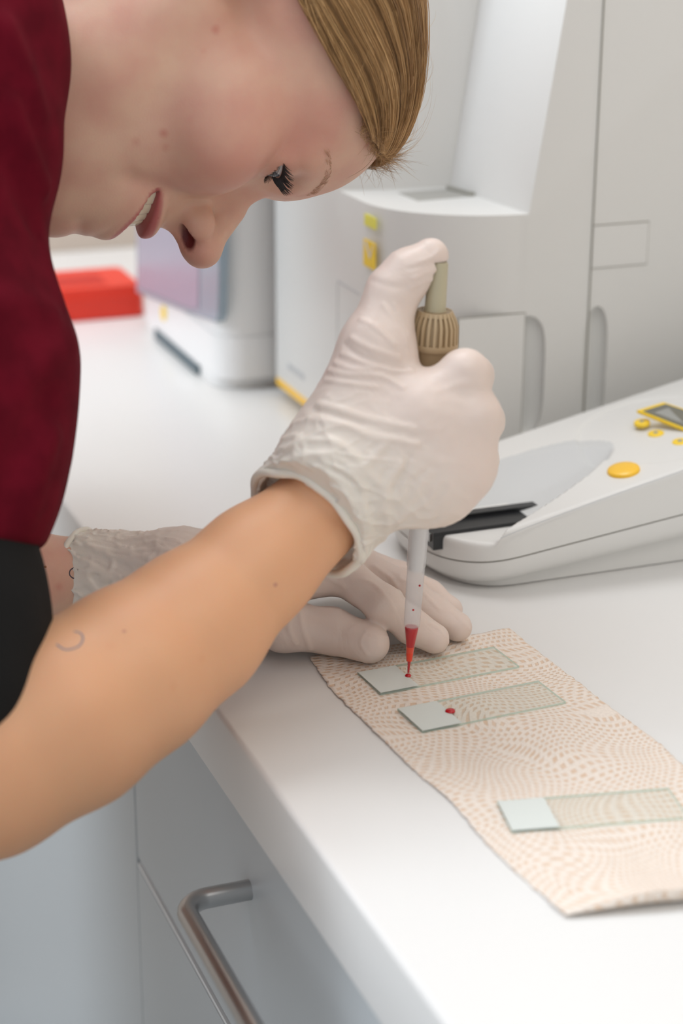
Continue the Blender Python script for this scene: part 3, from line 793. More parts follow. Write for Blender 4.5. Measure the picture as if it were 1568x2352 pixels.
def snet(field, lo, hi, h, B=10):
    """sparse surface nets: returns vertices and quads of field = 0"""
    lo = np.array(lo, float); n = np.ceil((np.array(hi)-lo)/h).astype(int)+2
    nb = (n+B-1)//B
    idx = np.stack(np.meshgrid(*[np.arange(k) for k in nb], indexing='ij'), -1).reshape(-1, 3)
    cen = lo+(idx*B+B/2)*h; rad = B*h*math.sqrt(3)/2
    fc = np.concatenate([field(cen[i:i+60000]) for i in range(0, len(cen), 60000)])
    idx = idx[np.abs(fc) < rad*1.35+h]
    g = np.stack(np.meshgrid(*[np.arange(B+1)]*3, indexing='ij'), -1).reshape(-1, 3)
    NN = n.astype(np.int64)+B+2
    key = lambda c: (c[..., 0].astype(np.int64)*NN[1]+c[..., 1])*NN[2]+c[..., 2]
    Vk, Vp, Q = [], [], []
    cor = np.array([(x, y, z) for x in (0, 1) for y in (0, 1) for z in (0, 1)])
    edges = [(a, b) for a in range(8) for b in range(a+1, 8) if np.abs(cor[a]-cor[b]).sum() == 1]
    step = 120
    for s in range(0, len(idx), step):
        blk = idx[s:s+step]*B
        G = blk[:, None, :]+g[None]
        P = lo+G.reshape(-1, 3)*h
        f = field(P).reshape(-1, B+1, B+1, B+1)
        sg = f < 0
        c = [sg[:, x:x+B, y:y+B, z:z+B] for x, y, z in cor]
        cnt = sum(a.astype(np.int8) for a in c); act = (cnt > 0) & (cnt < 8)
        bi, x, y, z = np.nonzero(act)
        if not len(bi): continue
        vals = np.stack([f[bi, x+a, y+b, z+d] for a, b, d in cor], 1)
        acc = np.zeros((len(bi), 3)); num = np.zeros(len(bi))
        for a, b in edges:
            m = (vals[:, a] < 0) != (vals[:, b] < 0)
            t = np.where(m, vals[:, a]/(vals[:, a]-vals[:, b]+1e-30), 0)
            acc += np.where(m[:, None], cor[a]+t[:, None]*(cor[b]-cor[a]), 0); num += m
        loc = np.stack([x, y, z], 1)+acc/num[:, None]
        base = blk[bi]; Vk.append(key(base+np.stack([x, y, z], 1))); Vp.append(lo+(base+loc)*h)
        for axis in range(3):
            d = np.eye(3, dtype=int)[axis]
            A = sg[:, :B, :B, :B]; Bs = sg[:, d[0]:B+d[0], d[1]:B+d[1], d[2]:B+d[2]]
            bi, x, y, z = np.nonzero(A != Bs)
            if not len(bi): continue
            c0 = blk[bi]+np.stack([x, y, z], 1)
            o1 = np.eye(3, dtype=int)[(axis+1) % 3]; o2 = np.eye(3, dtype=int)[(axis+2) % 3]
            q = np.stack([key(c0), key(c0-o1), key(c0-o1-o2), key(c0-o2)], 1)
            ok = np.all(c0-o1-o2 >= 0, axis=1)
            fl = A[bi, x, y, z]
            q[~fl] = q[~fl][:, ::-1]
            Q.append(q[ok])
    Vk = np.concatenate(Vk); Vp = np.concatenate(Vp); Q = np.concatenate(Q)
    o = np.argsort(Vk); Vk = Vk[o]; Vp = Vp[o]
    q = np.searchsorted(Vk, Q); q = np.clip(q, 0, len(Vk)-1)
    good = np.all(Vk[q] == Q, axis=1); q = q[good]
    # pull the vertices onto the surface
    for _ in range(2):
        e = h*.35; f0 = field(Vp); gr = np.stack([field(Vp+np.eye(3)[k]*e)-field(Vp-np.eye(3)[k]*e) for k in range(3)], 1)/(2*e)
        gl = np.maximum((gr*gr).sum(1), .25); st = np.clip(f0, -h*.5, h*.5)/gl
        Vp = Vp-gr*st[:, None]*.9
    return Vp, q
def net_object(name, field, lo, hi, h, m, parent=None, attrs=None, origin=(0, 0, 0)):
    V, Q = snet(field, lo, hi, h)
    me = bpy.data.meshes.new(name); me.vertices.add(len(V)); me.vertices.foreach_set('co', (V-np.array(origin)).ravel())
    me.loops.add(len(Q)*4); me.loops.foreach_set('vertex_index', Q.ravel().astype(np.int32))
    me.polygons.add(len(Q)); me.polygons.foreach_set('loop_start', np.arange(0, len(Q)*4, 4, dtype=np.int32))
    try: me.polygons.foreach_set('loop_total', np.full(len(Q), 4, dtype=np.int32))
    except Exception: pass
    me.update(calc_edges=True); me.validate()
    me.polygons.foreach_set('use_smooth', np.ones(len(me.polygons), bool))
    if attrs:
        for k, fn in attrs.items():
            a = me.attributes.new(k, 'FLOAT', 'POINT'); a.data.foreach_set('value', np.clip(fn(V), 0, 1).astype(np.float32))
    o = bpy.data.objects.new(name, me); COL.objects.link(o)
    for mm in (m if isinstance(m, (list, tuple)) else [m]): me.materials.append(mm)
    if parent is not None: o.parent = parent
    return o
def vnoise(p, s, seed=0):
    q = p*s+seed
    return (np.sin(q[:, 0]*1.0+1.7*np.sin(q[:, 1]*.9+q[:, 2]*.4))*np.cos(q[:, 1]*1.1+1.3*np.sin(q[:, 2]*1.2))+np.sin(q[:, 2]*1.3+1.9*np.cos(q[:, 0]*.8+q[:, 1]*.5)))*.5

# ------------------------------------------------------------------ the person: head frame
#HEAD
HD = dict(nas=(602, 449), D=.955, gamma=9.5, theta=9.0, phi=18.0)
g_ = math.radians(HD['gamma'])
Ui = CR*math.cos(g_)+CU*math.sin(g_)            # crown direction before turning
Vi = CR*math.sin(g_)-CU*math.cos(g_)            # face direction
Wi = -FW
def rot(v, axis, ang):
    axis = axis/np.linalg.norm(axis); return v*math.cos(ang)+np.cross(axis, v)*math.sin(ang)+axis*(axis@v)*(1-math.cos(ang))
Hb = np.stack([Ui, Vi, Wi])
th, ph = math.radians(HD['theta']), math.radians(HD['phi'])
# turn the face away so the camera sits slightly behind (theta) and on the chin side (phi)
def turn(Hb):
    U, V, W = Hb
    # theta: rotate V towards -W? camera is at +W; behind means V has a component away from the camera
    V2 = V*math.cos(th)-W*math.sin(th); W2 = W*math.cos(th)+V*math.sin(th)
    U2 = U*math.cos(ph)-W2*math.sin(ph); W3 = W2*math.cos(ph)+U*math.sin(ph)
    return np.stack([U2, V2, W3])
HB = turn(Hb)
H0 = at(*HD['nas'], HD['D'])
def hp(u, v, w): return H0+(HB[0]*u+HB[1]*v+HB[2]*w)*.001
def to_head(p): return ((p-H0)@HB.T)*1000.0

def head_f(p):
    """field of the head in head millimetres, returned in metres"""
    q = to_head(p); aw = np.abs(q[:, 2]); s = np.stack([q[:, 0], q[:, 1], aw], 1)
    I = np.eye(3)
    E = lambda c, R: f_ell(s, c, I, R)
    C = lambda a, b, ra, rb: f_cone(s, a, b, ra, rb)
    d = E((30, -92, 0), (56, 91, 73))
    d = smin(d, E((24, -46, 0), (45, 45, 56)), 22)                # forehead
    d = smin(d, E((-46, -48, 0), (62, 47, 52)), 26)                 # face mass
    d = smin(d, C((-34, -92, 52), (-76, -70, 42), 14, 13), 22)      # ramus
    d = smin(d, C((-76, -70, 42), (-106, -24, 10), 13, 14), 20)     # jaw body
    d = smin(d, E((-106, -13, 0), (15, 16, 17)), 14)                # chin
    d = smin(d, E((-90, -40, 0), (26, 34, 30)), 22)
    d = smin(d, C((14, -9, 4), (12, -17, 36), 9, 8), 14)            # brow ridge
    d = smin(d, E((-31, -24, 34), (21, 20, 21)), 13)                # smiling cheek
    d = smin(d, E((-24, -42, 50), (22, 26, 15)), 18)                # zygoma
    d = smin(d, E((-74, -10, 0), (24, 17, 26)), 14)                 # muzzle
    # eye socket and lids
    d = smax(d, -E((1, 3, 32), (10.5, 12.5, 15)), 8)
    d = smin(d, f_cone(s, (1.5, -19.5, 32.0), (1.5, -19.5, 32.5), 13.6, 13.6), 3.5)
    # nose
    d = smin(d, C((-6, -12, 0), (-46, -4, 0), 10, 13), 8)
    d = smin(d, C((-3, -8, 0), (-24, 8, 0), 7.0, 6.0), 6)
    d = smin(d, C((-18, 5, 0), (-35, 19.5, 0), 7.0, 8.8), 5)
    d = smin(d, E((-35.5, 21.0, 0), (9.5, 9.6, 10.5)), 4)
    d = smin(d, E((-37.5, 7.5, 11.5), (7.8, 9.5, 6.4)), 4.5)           # wing
    d = smin(d, C((-48, 4, 0), (-41, 18, 0), 4.0, 4.8), 4)          # columella
    d = smax(d, -E((-45.0, 14.5, 8.8), (3.6, 6.6, 4.0)), 1.4)
    d = d+1.1*np.exp(-(poly_dist(s, np.array([(-47, 3, 15), (-42, -1, 18), (-34, -1, 18.5), (-28, 4, 16.5), (-27, 10, 13.5)], float))/1.7)**2)       # nostril
    # mouth: open smile between the lips
    cy = (aw/27.0)**2
    zu = np.array
    lipc = -71+9.0*cy                                               # the mouth line rises to the corners
    fv = 5.5-15.5*cy                                                # and runs back around the teeth
    taper = np.sqrt(np.clip(1-(aw/29.0)**2, 0, 1))
    def tubef(du, dv, r):
        uu = q[:, 0]-(lipc+du*taper); vv = q[:, 1]-(fv+dv*taper)
        ww = np.maximum(aw-28, 0)
        return np.sqrt(uu*uu+vv*vv+ww*ww)-(r*(.30+.70*taper))
    d = smin(d, tubef(9.2, 0.6, 5.6), 3.0)                         # upper lip
    d = smin(d, tubef(-10.3, -2.4, 6.0), 3.0)                        # lower lip
    uu = (q[:, 0]-lipc)/(6.2*taper+.15); vv = (q[:, 1]-(fv-1))/(13.0)
    hole = (np.sqrt(uu*uu+vv*vv)-1)*np.maximum(5.0*taper, .4)
    hole = np.maximum(hole, aw-27.5)
    d = smax(d, -hole, 1.2)
    # soft crease from the wing of the nose to the corner of the mouth, chin groove
    P = np.array([(-38, 1, 17), (-48, -4, 26), (-60, -10, 33), (-72, -16, 35)], float)
    d = d+1.5*np.exp(-(poly_dist(s, P)/4.5)**2)
    d = d+1.2*np.exp(-(poly_dist(s, np.array([(-97, 4, 0), (-96, -2, 14)], float))/4.5)**2)
    # lid fold
    P = np.array([(11.0, -13, 18), (14.5, -9.0, 25), (14.6, -8.5, 33), (11.5, -13, 42)], float)
    d = d+1.4*np.exp(-(poly_dist(s, P)/1.1)**2)
    # eye opening: a slit in the lid shell that lets the eyeball show
    ey = s-np.array([1.5, -19.5, 32.0])
    el = ey[:, 0]-(-4.6+.030*(ey[:, 2])**2*.6)
    slit = np.maximum(np.abs(el+.0)-2.6*np.clip(1-(ey[:, 2]/12.5)**2, 0, 1), np.abs(ey[:, 2])-12.4)
    slit = np.maximum(slit, -ey[:, 1])
    d = smax(d, -slit, .8)
    # ear
    e = f_ell(s, (-12, -112, 73), rotI(18), (30, 17, 7))
    e = smax(e, -f_ell(s, (-8, -110, 81), rotI(18), (21, 10, 6)), 3)
    e = smin(e, f_cone(s, (-36, -103, 70), (-38, -102, 70.5), 6, 5.5), 5)
    d = smin(d, e, 5)
    return d*.001
def rotI(deg):
    a = math.radians(deg); return np.array([[math.cos(a), math.sin(a), 0], [-math.sin(a), math.cos(a), 0], [0, 0, 1]])

# skeleton points in the world
SH_R = at(-215, 130, .845); EL_R = at(-165, 1775, .800); WR_R = at(712, 1192, .868)
SH_L = SH_R+np.array([-.02, .33, .015]); EL_L = at(-330, 1350, .99); WR_L = onz(215, 1332, .0255)
NECK0 = hp(-52, -96, 0); CH = (SH_R+SH_L)/2
NB = CH+np.array([.045, 0, .055])
HIP = np.array([-.30, .96, .02])

# right hand, gripping the pipette, thumb on the plunger
def A3(px, py, D, r): return (at(px, py, D), r)
RH = dict(
    thumb=[A3(800, 985, .858, .0155), A3(862, 792, .858, .0142), A3(902, 672, .860, .0118), A3(938, 628, .860, .0108), A3(988, 590, .860, .0084)],
    index=[A3(970, 1000, .852, .0120), A3(1066, 862, .851, .0112), A3(1082, 864, .884, .0098), A3(1020, 858, .900, .0088), A3(950, 856, .894, .0080)],
    middle=[A3(960, 1020, .852, .0120), A3(1092, 960, .851, .0113), A3(1106, 966, .887, .0100), A3(1030, 950, .905, .0090), A3(945, 945, .896, .0082)],
    ring=[A3(940, 1065, .852, .0118), A3(1072, 1068, .854, .0110), A3(1094, 1058, .890, .0096), A3(1015, 1040, .907, .0088), A3(935, 1035, .898, .0080)],
    little=[A3(910, 1105, .856, .0113), A3(1012, 1138, .860, .0105), A3(1050, 1118, .892, .0090), A3(1000, 1110, .906, .0080), A3(935, 1110, .898, .0073)])
def hand_r(p, e=0.0):
    ee = e*1.9
    d = f_chain(p, [A3(712, 1192, .868, .0255+ee), A3(800, 1085, .862, .0250+ee)], .01)
    d = smin(d, f_cone(p, at(800, 1085, .862), at(965, 965, .853), .0265+ee, .0200+ee), .012)
    d = smin(d, f_cone(p, at(800, 1085, .862), at(1010, 1080, .856), .0265+ee, .0195+ee), .012)
    d = smin(d, f_cone(p, at(780, 1060, .862), at(868, 815, .859), .0220+ee, .0150+ee), .016)
    d = smin(d, f_ell(p, at(960, 1036, .853), np.stack([CR, CU, -FW]), (.034+ee, .0340+ee, .0175+ee)), .008)
    for k, ch in RH.items():
        ch = [(a, r+e) for a, r in ch]
        d = smin(d, f_chain(p, ch, .004), .008 if k != 'thumb' else .012)
    return smax(d, -(f_pipette(p)+e), .0015)
# left hand flat on the bench
def Z3(px, py, z, r): return (onz(px, py, z), r)
LH = dict(
    thumb=[Z3(550, 1385, .026, .016), Z3(650, 1438, .017, .0125), Z3(760, 1449, .0142, .0112), Z3(848, 1478, .0115, .0100)],
    index=[Z3(640, 1335, .036, .0120), Z3(785, 1318, .038, .0100), Z3(880, 1388, .028, .0093), Z3(945, 1438, .016, .0086), Z3(997, 1467, .0098, .0076)],
    middle=[Z3(650, 1315, .034, .0120), Z3(815, 1298, .036, .0098), Z3(925, 1355, .027, .0092), Z3(1000, 1410, .015, .0085), Z3(1050, 1440, .0096, .0075)],
    ring=[Z3(650, 1300, .032, .0115), Z3(815, 1292, .030, .0095), Z3(920, 1332, .024, .0088), Z3(985, 1370, .014, .0080), Z3(1030, 1400, .0092, .0072)],
    little=[Z3(640, 1290, .028, .0110), Z3(770, 1290, .022, .0090), Z3(860, 1318, .019, .0082), Z3(920, 1345, .012, .0074), Z3(962, 1366, .0085, .0066)])
def hand_l(p, e=0.0):
    d = f_cone(p, onz(250, 1332, .025), onz(420, 1338, .027), .0215+e, .0215+e)
    d = smin(d, f_cone(p, onz(420, 1340, .030), onz(610, 1325, .032), .0250+e, .0160+e), .012)
    d = smin(d, f_cone(p, onz(420, 1345, .028), onz(600, 1385, .026), .0220+e, .0160+e), .012)
    d = smin(d, f_cone(p, onz(440, 1330, .029), onz(620, 1295, .028), .0220+e, .0145+e), .012)
    for k, ch in LH.items():
        ch = [(a, r+e) for a, r in ch]
        d = smin(d, f_chain(p, ch, .004), .0035)
    return d

FORE_R = [(EL_R, .0400), (at(-40, 1745, .803), .0405), (at(150, 1645, .812), .0395), (at(300, 1545, .828), .0365), (at(440, 1440, .844), .0325), (at(590, 1298, .858), .0262), (WR_R, .0228)]
FORE_L = [(EL_L, .040), (onz(70, 1334, .030), .0240), (WR_L, .0215), (onz(420, 1338, .027), .0195)]
def arm_r(p): return smin(f_chain(p, FORE_R, .008), f_chain(p, [(EL_R, .037), (SH_R*.5+EL_R*.5, .040), (SH_R, .052)], .02), .012)
def arm_l(p): return smin(f_chain(p, FORE_L, .005), f_chain(p, [(EL_L, .043), (SH_L*.5+EL_L*.5, .046), (SH_L, .055)], .03), .03)
CHX = np.array([.30, 0, .10]); CHX /= np.linalg.norm(CHX)
def body_f(p):
    out = np.full(len(p), 1.0)
    hc = hp(0, -50, 0)
    m = np.linalg.norm(p-hc, axis=1)
    d = np.where(m > .26, m-.19, 0)
    i = np.nonzero(m <= .26)[0]
    if len(i): d[i] = head_f(p[i])
    d = smin(d, f_chain(p, [(NECK0, .050), (NB*.5+NECK0*.5, .052), (NB, .058)], .02), .030)
    d = smin(d, f_cone(p, SH_R, SH_L, .052, .052), .05)
    d = smin(d, f_chain(p, [(CH, .11), (CH*.5+HIP*.5, .115), (HIP, .13)], .05), .05)
    d = smin(d, np.minimum(arm_r(p), arm_l(p)), .02)
    # hands only join their own forearm
    for hf, c in ((hand_r, at(930, 1000, .87)), (hand_l, onz(640, 1340, .03))):
        mm = np.linalg.norm(p-c, axis=1); i = np.nonzero(mm < .17)[0]
        if len(i): d[i] = smin(d[i], hf(p[i], -.0045), .002)
    return d
HL = lambda p: to_head(p)
def a_lip(p):
    q = to_head(p); aw = np.abs(q[:, 2]); cy = (aw/27.)**2; t = np.sqrt(np.clip(1-(aw/30.)**2, 0, 1))
    lc = -71+9*cy; fv = 5.5-15.5*cy
    du = q[:, 0]-lc; ok = (aw < 30) & (q[:, 1] > fv-9)
    band = np.clip((11.5*t-np.abs(du-0.0))/2.0+.2, 0, 1)
    return band*ok
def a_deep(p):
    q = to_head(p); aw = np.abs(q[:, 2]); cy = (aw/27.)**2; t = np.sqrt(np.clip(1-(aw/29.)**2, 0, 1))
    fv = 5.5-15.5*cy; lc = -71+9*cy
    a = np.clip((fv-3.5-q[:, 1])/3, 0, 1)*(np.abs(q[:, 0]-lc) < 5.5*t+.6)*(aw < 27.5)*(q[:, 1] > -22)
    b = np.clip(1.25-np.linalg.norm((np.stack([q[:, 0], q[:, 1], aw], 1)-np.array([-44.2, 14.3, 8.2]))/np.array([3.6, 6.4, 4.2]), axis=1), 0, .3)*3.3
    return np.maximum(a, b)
def a_flush(p):
    q = to_head(p); q[:, 2] = np.abs(q[:, 2])
    g = lambda c, R: np.exp(-(((q-np.array(c))/np.array(R))**2).sum(1))
    return np.clip(.75*g((-25, -22, 45), (26, 28, 26))+.7*g((-40, 16, 0), (12, 14, 16))+.55*g((10, -25, 45), (22, 30, 25))+.6*g((-4, -92, 72), (34, 24, 20)), 0, 1)
def a_warm(p):
    return np.clip((.075-poly_dist(p, [a for a, r in FORE_R]))/.02, 0, 1)
P0 = (0., 0., 0.)
person = net_object('person', body_f, (-.46, .60, -.14), (.50, 1.28, .48), .00150, MT['skin'], attrs=dict(lip=a_lip, deep=a_deep, flush=a_flush, warm=a_warm))
tag(person, 'person in a burgundy scrub top bending over the bench and pipetting blood', 'person')

# ------------------------------------------------------------------ gloves
RIMC = at(704, 1200, .868); RAX = (at(800, 1085, .866)-at(640, 1260, .862)); RAX /= np.linalg.norm(RAX)
RAX = RAX*.80+(-CR*0+CU*.0)+FW*.42; RAX /= np.linalg.norm(RAX)
def cuff_frame(c, ax):
    e1 = np.cross(ax, np.array([0, 0, 1.])); e1 /= np.linalg.norm(e1); e2 = np.cross(ax, e1); return e1, e2
def glove_base(hand, rc, rax, r_rim, r_in, wlen, e=.0):
    def f(p):
        d = hand(p, e)
        t = (p-rc)@rax
        cone = f_cone(p, rc-rax*.004, rc+rax*wlen, r_rim, r_in)
        d = smin(d, cone, .010)
        d = np.maximum(d, -t)                                          # cut at the opening
        bore = f_cone(p, rc-rax*.03, rc+rax*.006, r_rim-.0008, r_rim-.0030)
        return np.maximum(d, -np.maximum(bore, t-.006))
    return f
gr0 = glove_base(hand_r, RIMC, RAX, .0304, .0275, .045, 0.0)
cr_r = Creases()
def addc(cr, base, pts, amp, w, D0, D1):
    P = [trace(base, x, y, D0, D1) for x, y in smooth_curve(pts, 3)]
    P = [q for q in P if q is not None]
    if len(P) > 1: cr.add(P, amp*.001, w*.001)
RC = [  # wrinkles across the thumb base, read off the photograph: (points, height mm, width mm)
    ([(828, 733), (865, 752), (905, 790)], .9, 1.7), ([(806, 775), (850, 800), (915, 822)], 1.0, 1.8),
    ([(790, 790), (835, 822), (930, 845)], -.6, 1.5), ([(785, 812), (835, 832), (900, 850), (945, 852)], .9, 1.7),
    ([(768, 832), (810, 848), (860, 846)], .9, 1.6), ([(755, 850), (800, 860), (875, 862), (925, 890)], 1.0, 1.7), ([(745, 872), (800, 880), (860, 888)], .7, 1.6),
    ([(730, 928), (780, 940), (850, 962), (950, 985)], 1.3, 2.2), ([(722, 945), (790, 960), (830, 975)], -.8, 2.0),
    ([(712, 962), (790, 975), (840, 995), (955, 1020)], 1.3, 2.2), ([(760, 1010), (800, 1035), (850, 1090), (880, 1120)], 1.3, 2.4),
    ([(640, 1035), (720, 1010), (780, 1020)], 1.0, 2.2), ([(650, 1060), (730, 1045), (790, 1060), (830, 1090)], .9, 2.2), ([(690, 1000), (700, 1040), (690, 1075)], .8, 2),
    ([(885, 1020), (850, 1060), (800, 1090)], 1.0, 2.2), ([(920, 1070), (890, 1110), (885, 1160), (893, 1200), (880, 1235)], 1.2, 2.6),
    ([(940, 1050), (925, 1090), (905, 1120)], -.8, 2.2), ([(985, 1090), (950, 1140), (915, 1190)], .6, 2.4), ([(1040, 1110), (1010, 1160), (985, 1190)], .5, 2.2),
    ([(805, 1080), (830, 1120), (840, 1180), (848, 1220)], 1.2, 2.4), ([(760, 1075), (810, 1110), (850, 1160)], -.7, 2.2),
    ([(950, 640), (985, 625), (1016, 612)], .8, 1.5), ([(965, 600), (990, 592), (1010, 575)], .6, 1.4), ([(940, 617), (980, 608), (1015, 598)], -.5, 1.3), ([(945, 660), (980, 645), (1010, 640)], .5, 1.3),
    ([(880, 700), (915, 745), (935, 790)], .5, 1.8), ([(905, 700), (925, 740), (940, 770)], .5, 1.5),
    ([(1000, 900), (1060, 880), (1110, 880)], .35, 2.4), ([(850, 640), (890, 655), (930, 660)], -.4, 2.2)]
for pts, a, w in RC: addc(cr_r, gr0, pts, a, w, .80, .93)
def glove_r(p):
    f = gr0(p); near = np.abs(f) < .01
    f = cr_r(p, f)
    t = (p-RIMC)@RAX; lo = np.clip(1-t/.045, 0, 1)
    return f-(.0010*lo*np.exp(-(vnoise(p, 170, 3)/.16)**2)+.0006*lo*np.exp(-(vnoise(p, 290, 7)/.2)**2)+.00015*vnoise(p, 330, 1))*near
ga = at(500, 1380, .87); 
gR = net_object('glove', glove_r, (.22, .66, .02), (.46, .90, .26), .00105, MT['glove'], person, attrs=dict(loose=lambda p: np.clip(1-((p-RIMC)@RAX)/.04, 0, 1)))
gR['label'] = 'pale glove on the right hand gripping the pipette'
def rim(rc, ax, R, tube_r, name, parent, wob=.0008, seed=1):
    e1, e2 = cuff_frame(rc, ax); rg = np.random.RandomState(seed); ph = rg.rand(4)*6.28; n = 90
    pts = []
    for i in range(n+1):
        a = 2*math.pi*i/n; w = 1+.02*math.sin(3*a+ph[0])+.012*math.sin(7*a+ph[1])
        pts.append(rc+(e1*math.cos(a)+e2*math.sin(a))*R*w+ax*wob*(math.sin(4*a+ph[2])+.5*math.sin(9*a+ph[3])))
    bm = bmesh.new(); tube(bm, pts, tube_r, 12, cap=False); o = from_bm(name, bm, MT['rim'], parent); return o
rim(RIMC, RAX, .0298, .0022, 'rolled_rim', gR)
rim(RIMC+RAX*.004, RAX, .0306, .0014, 'rolled_rim', gR, .0012, 5)

LRC = onz(188, 1331, .0265); LAX = onz(420, 1340, .030)-LRC; LAX /= np.linalg.norm(LAX)
gl0 = glove_base(hand_l, LRC, LAX, .0252, .0225, .055, 0.0)
cr_l = Creases()
LC = [([(200, 1250), (260, 1280), (340, 1300)], 1.0, 1.8), ([(205, 1255), (240, 1262), (300, 1275), (370, 1290)], .9, 1.6), ([(190, 1290), (230, 1310), (250, 1325)], 1.1, 1.8),
      ([(235, 1330), (290, 1325), (360, 1345)], 1.0, 2.0), ([(240, 1265), (260, 1290), (245, 1330)], .9, 1.8), ([(300, 1260), (310, 1290), (350, 1275)], .9, 1.7), ([(195, 1330), (230, 1370), (250, 1400)], 1.2, 2.2),
      ([(250, 1330), (255, 1360), (240, 1390)], -.9, 2.2), ([(280, 1330), (285, 1370)], -.9, 2.2), ([(330, 1275), (350, 1300), (352, 1340)], .8, 1.8), ([(215, 1300), (260, 1345), (270, 1375)], .8, 1.6),
      ([(270, 1255), (290, 1268), (330, 1262)], .7, 1.6), ([(360, 1262), (400, 1268), (430, 1275)], .7, 1.8),
      ([(700, 1385), (730, 1395), (780, 1400)], .4, 1.6), ([(662, 1420), (665, 1450), (680, 1480)], .8, 1.5), ([(688, 1405), (695, 1445), (712, 1490)], .9, 1.6),
      ([(840, 1450), (828, 1478), (845, 1505)], .45, 1.1), ([(840, 1450), (860, 1460), (890, 1462)], .35, 1.1),
      ([(780, 1335), (830, 1330), (870, 1350), (905, 1400)], .45, 1.5), ([(860, 1300), (900, 1330), (925, 1370)], .6, 1.4), ([(985, 1430), (1010, 1445), (1030, 1475)], .5, 1.2),
      ([(720, 1300), (760, 1330), (790, 1345)], .8, 1.6), ([(1040, 1405), (1060, 1425), (1078, 1445)], .45, 1.1), ([(920, 1330), (960, 1350), (1010, 1400)], .4, 1.3)]
for pts, a, w in LC: addc(cr_l, gl0, pts, a*1.4, w, .85, 1.1)
def glove_l(p):
    f = gl0(p); near = np.abs(f) < .01; f = cr_l(p, f)
    t = (p-LRC)@LAX; lo = np.clip(1-t/.075, 0, 1)
    f = f-(.0013*lo*np.exp(-(vnoise(p, 190, 8)/.14)**2)+.0008*lo*np.exp(-(vnoise(p, 330, 5)/.18)**2)+.0002*vnoise(p, 300, 2))*near
    return np.maximum(f, .0014-p[:, 2])
gL = net_object('glove', glove_l, (.17, .76, -.005), (.44, 1.06, .075), .00110, MT['glove'], person, attrs=dict(loose=lambda p: np.clip(1-((p-LRC)@LAX)/.07, 0, 1)))
gL['label'] = 'pale crinkled glove on the left hand resting on the bench'
rim(LRC, LAX, .0250, .0018, 'rolled_rim', gL, .0012, 9)

# ------------------------------------------------------------------ clothes
HEM_T = at(-60, 1262, .806)
SLEEVE_R = [(SH_R+np.array([-.01, .02, .005]), .062), (at(-200, 520, .832), .0480), (at(-138, 830, .825), .0515), (at(-148, 1060, .817), .0490), (at(-147, 1262, .812), .0420)]
cr_s = Creases()
def top_base(p):
    d = f_chain(p, SLEEVE_R, .03)
    d = smax(d, -((p-HEM_T)@((SH_R-EL_R)/np.linalg.norm(SH_R-EL_R))), .004)
    d2 = f_chain(p, [(SH_L, .072), (SH_L*.45+EL_L*.55, .060)], .03)
    d = np.minimum(d, d2)
    d = smin(d, f_cone(p, SH_R, SH_L, .066, .066), .05)
    d = smin(d, f_chain(p, [(CH-np.array([.0, 0, .01]), .125), (CH*.5+HIP*.5, .135), (HIP, .15)], .05), .05)
    # shoulder of the top rising beside the neck
    d = smin(d, f_cone(p, at(-118, -60, .85), at(-112, 330, .840), .0400, .0400), .02)
    d = smin(d, f_chain(p, [(CH, .10), (NB, .078), (NB*.72+NECK0*.28, .062)], .02), .03)
    return d
SC = [([(30, 240), (60, 330), (100, 430)], 4.0, 6), ([(0, 330), (40, 420), (90, 520)], -4.0, 8), ([(20, 60), (60, 160), (90, 260)], 3.0, 8), ([(60, 880), (110, 830), (160, 790)], 2.5, 9),
      ([(20, 1080), (70, 980), (110, 920)], -2.5, 8), ([(60, 1180), (90, 1080), (120, 1000)], 3.0, 8), ([(0, 700), (60, 690), (120, 720)], 2.5, 9), ([(100, 540), (120, 620), (140, 690)], 1.5, 8)]
for pts, a, w in SC: addc(cr_s, top_base, pts, a, w, .70, .95)
def top_f(p):
    f = top_base(p); f = cr_s(p, f)
    return f+.0016*vnoise(p, 48, 2)
topo = net_object('scrub_top', top_f, (-.50, .66, -.20), (.32, 1.32, .52), .0030, MT['scrub'], person)
topo['label'] = 'burgundy short-sleeved scrub top'
HEM_B = at(0, 1560, .80)
def black_f(p):
    d = f_chain(p, [(at(-160, 1000, .820), .0385), (at(-151, 1400, .803), .0430), (at(-152, 1560, .799), .0430), (at(-165, 1740, .797), .044)], .02)
    n = -(at(-80, 1560, .80)-at(30, 1720, .80)); n = n/np.linalg.norm(n)
    d = smax(d, ((p-at(42, 1652, .79))@n), .006)
    return d+.0008*vnoise(p, 90, 5)
bs = net_object('undershirt_sleeve', black_f, (-.06, .60, -.06), (.26, .92, .24), .0020, MT['undershirt'], person)
bs['label'] = 'black undershirt sleeve at the right elbow'
def trouser_f(p):
    d = f_cone(p, HIP+np.array([0, -.07, 0]), HIP+np.array([0, .07, 0]), .148, .148)
    for s in (-1, 1):
        d = smin(d, f_chain(p, [(HIP+np.array([0, s*.085, -.02]), .105), (np.array([-.18, HIP[1]+s*.10, -.45]), .075), (np.array([-.24, HIP[1]+s*.11, FLOOR+.06]), .070)], .03), .04)
    return np.maximum(d, FLOOR+.05-p[:, 2])
tr = net_object('trousers', trouser_f, (-.50, .68, FLOOR), (-.05, 1.25, .10), .010, MT['trouser'], person)
for s in (-1, 1):
    y = HIP[1]+s*.11
    def sf(p, y=y): return np.maximum(smin(f_cone(p, (-.25, y, FLOOR+.035), (-.08, y, FLOOR+.028), .040, .036), f_cone(p, (-.24, y, FLOOR+.06), (-.24, y, FLOOR+.10), .04, .04), .03), FLOOR+.002-p[:, 2])
    net_object('shoe', sf, (-.32, y-.06, FLOOR-.01), (-.02, y+.06, FLOOR+.15), .006, MT['shoe'], person)

